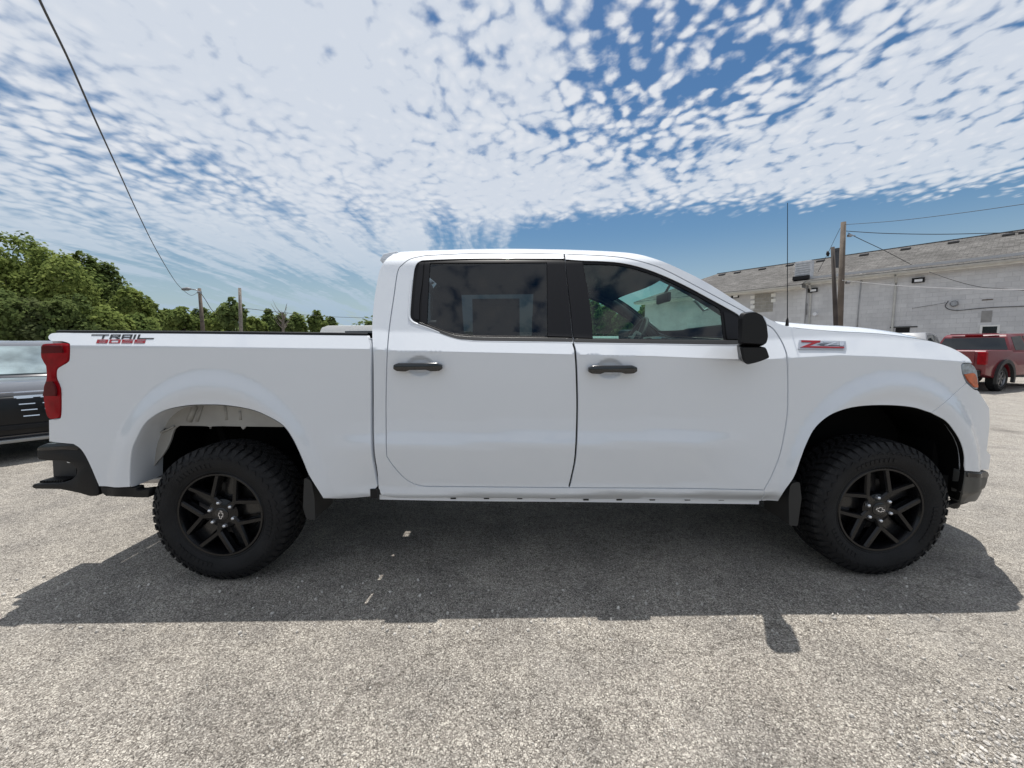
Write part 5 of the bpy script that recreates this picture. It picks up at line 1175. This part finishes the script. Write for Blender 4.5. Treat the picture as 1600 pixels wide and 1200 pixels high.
# great trees at the left
tree(-120, 350, 120, 36, 0, 'tall broadleaf tree cut by the left edge of the photo', n=9000)
tree(22, 372, 62, 33, 0, 'tallest light green tree at the far left, its top loose with sky showing through', n=9000)
tree(62, 372, 44, 40, 1, 'thin-topped tree directly right of the far left tree', n=5200, seed=11)
tree(100, 388, 62, 34, 0, 'broad yellow-green tree in the middle of the left-hand tree mass', n=11000)
tree(145, 400, 50, 38, 1, 'dense green tree with a small tuft sticking up from its crown', n=9000)
tree(182, 418, 46, 39, 2, 'dark green tree behind the TRAIL BOSS end of the truck bed', n=8000)
tree(212, 452, 34, 37, 0, 'lower bright green tree at the right end of the left-hand tree mass', n=6500)
tree(238, 470, 20, 40, 1, 'small rounded tree ending the left tree mass beside open sky', n=3500)
for i, (px, py, hw, Y, tone, lb) in enumerate(((10, 455, 52, 26, 2, 'dark undergrowth shrub lowest at the left edge behind the dark car'), (62, 470, 46, 27, 3, 'pale green shrub left of the truck tail behind the dark car'), (118, 462, 50, 28, 2, 'shady shrub directly above the truck bed corner'), (172, 480, 40, 29, 0, 'yellow-green shrub above the red and black bed lettering'), (222, 492, 34, 31, 1, 'low green shrub right of the bed lettering'))):
    tree(px, py, hw, Y, tone, lb, 'shrub', n=5000, name='shrub', trunk=False)
# middle distance
mid = [(262, 484, 20, 62, 1, 'rounded green tree left of the street light pole'), (290, 482, 26, 60, 1, 'spreading green tree just left of the street light pole base'), (322, 483, 22, 70, 2, 'dark tree directly behind the street light pole'), (345, 486, 24, 62, 0, 'bright green tree between the two left poles'),
       (398, 496, 20, 62, 0, 'low yellow-green tree right of the bare pole'), (421, 484, 17, 68, 2, 'upright dark tree with a pointed top above the bed rail'), (442, 492, 16, 62, 2, 'narrow vine-covered tree beside the dead snag'), (466, 490, 18, 66, 1, 'mid green tree between the dead snag and the rounded tree'), (497, 487, 14, 66, 1, 'rounded tree left of the white van roof'), (520, 497, 14, 70, 2, 'small very dark tree above the white van roof'),
       (925, 470, 22, 60, 2, 'tree seen at the left through the front door glass'), (948, 474, 20, 64, 1, 'tree seen in the middle of the front door glass'), (975, 484, 24, 60, 2, 'dark tree seen through the glass behind the steering wheel'), (1010, 476, 30, 66, 1, 'tree seen through the windshield beside the rear view mirror')]
for (px, py, hw, Y, tone, lb) in mid: tree(px, py, hw, Y, tone, lb, n=3600)
tree(368, 467, 26, 58, 2, 'thin open-crowned tree standing behind the bare pole', n=700, leaf=.55, sparse=True, low=.4)
# dead snag
sn = at(444, 541, 60); tz = at(444, 476, 60).z
t = thing('dead_tree', 'leafless dead tree with bare twigs above the truck bed', 'tree', (sn.x, sn.y, 0))
mb = MB(); rg = random.Random(4); mb.tube([(0, 0, 0), (0, 0, tz * .6), (.1, 0, tz * .85)], [.25, .18, .08], 7)
for i in range(26):
    a = rg.random() * 6.28; z0 = tz * rg.uniform(.5, .85); L_ = rg.uniform(.6, 1.9); mb.tube([(0, 0, z0), (math.cos(a) * L_ * .5, math.sin(a) * L_ * .5, z0 + L_ * .5), (math.cos(a) * L_ * .8, math.sin(a) * L_ * .8, z0 + L_ * 1.1)], [.06, .035, .012], 4)
mb.build('trunk', mat('dead_wood', (.16, .14, .12), .9), t)
# far wood closing the horizon
lob = []; rg = random.Random(9)
for i in range(270):
    a = R(rg.uniform(-80, 85)) if i < 150 else R(rg.uniform(85, 280)); r_ = rg.uniform(120, 150); h = rg.uniform(4.5, 9.0) if a < R(-18.5) or i >= 150 else rg.uniform(2.0, 4.4); lob.append((math.sin(a) * r_, math.cos(a) * r_, h * .55, rg.uniform(4, 8), h * .8))
me = crown_mesh(lob, 60000, 1.2, 5); me.materials.append(LF[2]); o = link('far_wood', me); o['kind'] = 'stuff'; tag(o, 'low dark belt of far woodland along the horizon', 'woodland')

# ================================================================== PARKED VEHICLES
def arc_cut(x, r, z0, n=8): # wheel arch from right to left over the sill (x decreasing)
    return [(x + r * math.cos(a), z0 + max(0, r * math.sin(a))) for a in np.linspace(0.05, math.pi - .05, n)]
def vehicle(name, label, cat, loc, rotz, L, Wd, body_top, cabin, wheels, paintm, sill=.30, wr=.34, archr=.40, ztop_cab=1.6, glassm=None, flare=None, tumble=.22, group=None):
    """local: x forward, y left; body_top: (x,z) list rear->front along the top of the body; cabin: (x,z) polygon rear base .. front base"""
    t = thing(name, label, cat, loc, rotz, group); h = Wd / 2
    lo = [(body_top[-1][0], sill + .05)]
    for wx in sorted(wheels, reverse=True): lo += arc_cut(wx, archr, wr, 10)
    poly = [(x, z) for x, z in body_top] + lo + [(body_top[0][0], sill + .08)]
    mb = MB(); mb.prism(poly, -h, h); mb.build('body', paintm, t, bevel=.035, segs=3, auto=35)
    zb = min(z for x, z in cabin); zt = max(z for x, z in cabin)
    def hw(z): return h - .04 - tumble * (z - zb) / max(zt - zb, .01)
    n = len(cabin); A = [(x, -hw(z), z) for x, z in cabin]; B = [(x, hw(z), z) for x, z in cabin]
    MB().add(A + B, [tuple(range(n)), tuple(range(2 * n - 1, n - 1, -1))] + [(i, i + n, (i + 1) % n + n, (i + 1) % n) for i in range(n)]).build('cabin', paintm, t, bevel=.03, segs=2, auto=35)
    gl = glassm or mat('car_glass', (.012, .016, .018), .04, spec=.8)
    t['_'] = 0; del t['_']
    def side_glass(poly2, nm='side_window'):
        for s in (-1, 1):
            P = [(x, s * (hw(z) + .008), z) for x, z in poly2]; Q = [(x, s * (hw(z) - .01), z) for x, z in poly2]; k = len(P)
            MB().add(P + Q, [tuple(range(k)), tuple(range(2 * k - 1, k - 1, -1))] + [(i, i + k, (i + 1) % k + k, (i + 1) % k) for i in range(k)]).build(nm, gl, t)
    def end_glass(p0, p1, inset, nm, out):
        (x0, z0), (x1, z1) = p0, p1; dx, dz = x1 - x0, z1 - z0; l = math.hypot(dx, dz); nx, nz = dz / l * out, -dx / l * out
        a0 = hw(z0) - inset; a1 = hw(z1) - inset * .9
        P = [(x0, -a0, z0), (x0, a0, z0), (x1, a1, z1), (x1, -a1, z1)]
        MB().hexa([(x - nx * .01, y, z - nz * .01) for x, y, z in P] + [(x + nx * .008, y, z + nz * .008) for x, y, z in P]).build(nm, gl, t)
    for wx in wheels:
        for s in (-1, 1):
            w = holder('wheel', t, (wx, s * (h - .02), wr))
            prof = [(wr * .60, .02), (wr * .66, .0), (wr * .85, -.01), (wr * .96, .02), (wr, .05), (wr, .20), (wr * .9, .24), (wr * .6, .22)]
            ty = MB().lathe_y(prof, 28); 
            for k in range(30):
                a = k * 2 * math.pi / 30; ty.hexa([(r * math.cos(a + q), y, r * math.sin(a + q)) for r in (wr * .99, wr * 1.02) for (q, y) in ((0, .03), (.12, .03), (.12, .2), (0, .2))])
            ty = ty.build('tyre', RUBBER, w, auto=30)
            rm_ = MB().lathe_y([(0, .05), (wr * .16, .035), (wr * .18, .06)], 16); rm_.lathe_y([(wr * .62, .01), (wr * .58, .005), (wr * .55, .03), (wr * .53, .12), (.03, .12)], 28)
            for k in range(6):
                a = k * math.pi / 3; rm_.hexa([(r * math.cos(a + q / max(r, .01) * wr), y, r * math.sin(a + q / max(r, .01) * wr)) for y in (.055, .03) for (r, q) in ((wr * .12, -.05), (wr * .58, -.09), (wr * .58, .09), (wr * .12, .05))])
            rm_ = rm_.build('rim', mat('alloy_grey', (.22, .22, .23), .3, .8), w, auto=30)
            if s > 0: ty.scale = (1, -1, 1); rm_.scale = (1, -1, 1)
            # dark inner arch
    MB().box((body_top[0][0] + .1, -h + .22, sill - .02), (body_top[-1][0] - .1, h - .22, sill + .45)).build('chassis', DARK, t)
    return t, side_glass, end_glass, h, hw
# --- red pickup, seen from behind
tyr = gnd(1569, 612); hd = Vector((.93, .36, 0)).normalized(); rt = math.atan2(hd.y, hd.x); lf = Vector((-hd.y, hd.x, 0))
REDP = paint('red_paint', (.15, .006, .013), .5, .35)
loc = tyr + lf * .92 - hd * (-.0); loc.z = 0   # root at rear axle centre
t, sg_, eg_, h_, hw_ = vehicle('pickup_truck', 'dark red pickup truck with black wheel flares parked by the grey building, seen from behind', 'pickup truck', loc, rt, 5.3, 1.92,
    [(-1.15, .78), (-1.17, 1.25), (-1.10, 1.30), (.42, 1.28), (.50, 1.22), (2.9, 1.20), (3.6, 1.16), (4.05, 1.05), (4.15, .75)], [(.52, 1.20), (.66, 1.72), (.76, 1.80), (1.9, 1.82), (2.25, 1.76), (3.05, 1.20)], [0, 3.3], REDP, sill=.48, wr=.40, archr=.50)
eg_((.545, 1.29), (.648, 1.675), .07, 'rear_window', -1); t.scale = (.91, .91, .90)
sg_([(.80, 1.28), (.88, 1.70), (1.55, 1.74), (1.58, 1.28)]); sg_([(1.68, 1.28), (1.66, 1.74), (2.1, 1.70), (2.72, 1.28)])
MB().box((.60, -.55, 1.795), (.70, .55, 1.825)).build('roof_lip', REDP, t, bevel=.01)
MB().box((.645, -.20, 1.735), (.70, .20, 1.785)).build('brake_lamp', RED, t)
MB().box((-1.185, -.72, .72), (-1.165, .72, 1.27)).build('tailgate', REDP, t, bevel=.008)
MB().box((-1.195, -.40, .98), (-1.184, .40, 1.10)).build('tailgate_recess', mat('red_recess', (.05, .004, .006), .4), t, bevel=.004)
for s in (-1, 1):
    MB().box((-1.20, s * .95 - .02 if s > 0 else -.97, .86), (-1.06, s * .80 + .17 if s > 0 else -.78, 1.24)).build('tail_light', RED, t, bevel=.02)
    for wx in (0, 3.3):
        P = [(wx + r * math.cos(a), .40 + r * math.sin(a)) for r, rng in ((.60, np.linspace(-.25, math.pi + .25, 15)), (.49, np.linspace(math.pi + .25, -.25, 15))) for a in rng]
        fm = MB(); y0, y1 = (s * .95, s * 1.03) if s > 0 else (-1.03, -.95); fm.prism(P, y0, y1); fm.build('wheel_flare', mat('flare_black', (.03, .03, .03), .55), t, bevel=.008)
    MB().box((.55, s * .93 - .05, .42), (2.75, s * .93 + .05, .48)).build('side_step', BLACK, t)
    MB().tube([(2.7, s * .98, 1.28), (2.68, s * 1.15, 1.36)], [.04, .10], 8).build('mirror', BLACK, t)
MB().box((-1.32, -.88, .50), (-1.15, .88, .70)).build('rear_bumper', BLACK, t, bevel=.03)
MB().box((-1.10, -.72, .75), (.45, .72, 1.24)).build('bed_liner', DARK, t)
at1 = MB().tube([(2.0, -.0, 1.80), (1.98, 0, 2.0)], .006, 5).build('antenna', BLACK, t)
# --- grey car roof behind the hood
gy = at(1425, 530, 15.0); 
t, sg_, eg_, h_, hw_ = vehicle('parked_car', 'grey hatchback whose roof shows over the white hood', 'car', (gy.x - .1, 15.2, 0), R(215), 4.4, 1.8,
    [(-2.0, .75), (-1.95, 1.02), (-.2, 1.02), (1.0, 1.0), (2.0, .86), (2.25, .6)], [(-1.75, 1.0), (-1.35, 1.66), (-.6, 1.78), (.5, 1.75), (1.25, 1.0)], [-1.25, 1.4], paint('grey_paint', (.22, .23, .25), .9, .3))
sg_([(-1.45, 1.08), (-1.15, 1.58), (-.55, 1.68), (-.5, 1.08)]); sg_([(-.42, 1.08), (-.45, 1.68), (.40, 1.66), (.95, 1.08)]); eg_((-1.68, 1.10), (-1.42, 1.50), .1, 'rear_window', -1); eg_((1.15, 1.1), (.58, 1.58), .1, 'windshield', 1)
# --- white van over the bed rail
wv = at(530, 512, 24)
t, sg_, eg_, h_, hw_ = vehicle('parked_van', 'white van whose roof shows over the truck bed beside the cab', 'van', (wv.x + .9, 24, 0), R(180), 5.4, 2.0,
    [(-3.2, .6), (-3.25, 1.3), (1.2, 1.3), (2.0, 1.2), (2.6, .95), (2.7, .6)], [(-3.2, 1.28), (-3.1, 2.45), (-2.9, 2.62), (1.2, 2.62), (1.55, 2.50), (2.1, 1.28)], [-2.0, 1.9], paint('van_white', (.78, .78, .76), .6, .4), tumble=.12)
sg_([(.4, 1.5), (.4, 2.2), (1.35, 2.2), (1.75, 1.5)]); sg_([(-2.8, 2.05), (-2.8, 2.30), (.2, 2.30), (.2, 2.05)]); eg_((2.0, 1.45), (1.62, 2.3), .15, 'windshield', 1); eg_((-3.18, 1.6), (-3.12, 2.3), .2, 'rear_window', -1)
# --- white car seen through the front door glass
wc = at(965, 530, 30)
t, sg_, eg_, h_, hw_ = vehicle('parked_car', 'long pale car seen low through the front door glass', 'car', (wc.x, 30, 0), R(0), 5, 1.9,
    [(-3.2, .6), (-3.2, 1.25), (-.6, 1.22), (1.4, 1.15), (2.4, 1.0), (2.6, .6)], [(-3.1, 1.2), (-2.9, 1.9), (-2.6, 2.02), (.3, 2.02), (.6, 1.9), (1.4, 1.15)], [-2.0, 1.6], paint('van_white', (.78, .78, .76), .6, .4))
sg_([(-2.7, 1.32), (-2.6, 1.8), (-1.0, 1.82), (-1.0, 1.32)]); sg_([(-.9, 1.32), (-.9, 1.82), (.2, 1.82), (.8, 1.32)])
# --- dark SUV at the left, nose towards us
sb = at(40, 690, 4.75)
SP = paint('charcoal_paint', (.035, .036, .044), 1.0, .22)
t, sg_, eg_, h_, hw_ = vehicle('parked_car', 'dark grey crossover with black grille and chrome dashes, cut by the left edge', 'car', (-7.85, 6.25, 0), math.atan2(-.66, .75), 4.6, 1.86,
    [(-2.2, .8), (-2.2, 1.05), (.8, 1.02), (1.5, 1.0), (2.0, .93), (2.16, .86), (2.22, .74)], [(-2.1, 1.03), (-1.8, 1.44), (-1.3, 1.53), (.0, 1.53), (.35, 1.46), (1.12, 1.0)], [-1.35, 1.38], SP, sill=.24, wr=.35, archr=.42, glassm=mat('car_glass_painted_reflection', (.42, .50, .50), .06, .75, var=.45, vscale=2.6))  # pale tone and mottling of the glass paint in sky and tree reflections
eg_((1.06, 1.045), (.40, 1.435), .06, 'windshield', 1); sg_([(-.1, 1.06), (-.1, 1.44), (.28, 1.42), (.9, 1.06)]); sg_([(-1.2, 1.06), (-1.15, 1.45), (-.18, 1.45), (-.18, 1.06)])
MB().prism([(2.10, .30), (2.24, .34), (2.275, .55), (2.262, .80), (2.20, .835), (2.10, .83)], -.86, .86).build('front_grille', mat('grille_black', (.004, .005, .007), .3, coat=.15, spec=.3), t, bevel=.02, auto=40)
MB().prism([(2.12, .245), (2.27, .25), (2.275, .295), (2.12, .30)], -.88, .88).build('skid_plate', mat('skid_silver', (.32, .33, .33), .4, .6), t, bevel=.01)
for s in (-1, 1):
    MB().hexa([(2.10, s * .55, .835), (2.10, s * .94, .85), (2.205, s * .90, .838), (2.275, s * .45, .825), (2.10, s * .55, .87), (2.08, s * .945, .885), (2.19, s * .90, .878), (2.268, s * .45, .855)]).build('light_bar', CHROME, t)
    for r_ in range(4):
        for c_ in range(4):
            y0 = s * (.12 + c_ * .19 + r_ * .012); y1 = y0 + s * .13; z_ = .79 - .075 * r_
            MB().hexa([(2.26, y0, z_), (2.26, y1, z_), (2.285, y1, z_), (2.285, y0, z_), (2.26, y0, z_ + .012), (2.26, y1, z_ + .012), (2.283, y1, z_ + .012), (2.283, y0, z_ + .012)]).build('grille_dash', CHROME, t)
    MB().prism([(2.2, .36), (2.285, .38), (2.28, .50), (2.2, .52)], s * .90, s * .62).build('fog_surround', BLACK, t, bevel=.01)
    MB().tube([(.85, s * .95, 1.08), (.83, s * 1.10, 1.13)], [.04, .11], 8).build('mirror', SP, t)
for s in (-1, 1):
    MB().hexa([(2.19, s * .10, .80), (2.19, s * .88, .80), (2.262, s * .78, .80), (2.282, s * .10, .80), (2.19, s * .10, .825), (2.19, s * .88, .825), (2.258, s * .78, .825), (2.278, s * .10, .825)]).build('grille_chrome_bar', CHROME, t)
    MB().prism([(2.18, .56), (2.278, .57), (2.272, .70), (2.18, .72)], s * .86, s * .60).build('headlight', mat('smoked_lens', (.03, .033, .038), .06, coat=1, spec=.8), t, bevel=.012)
MB().prism([(2.20, .40), (2.286, .41), (2.284, .47), (2.20, .50)], -.55, .55).build('lower_intake', BLACK, t, bevel=.008)
MB().tube([(2.14, -.9, .875), (2.20, -.5, .868), (2.22, 0, .866), (2.20, .5, .868), (2.14, .9, .875)], .008, 6).build('hood_trim', CHROME, t)
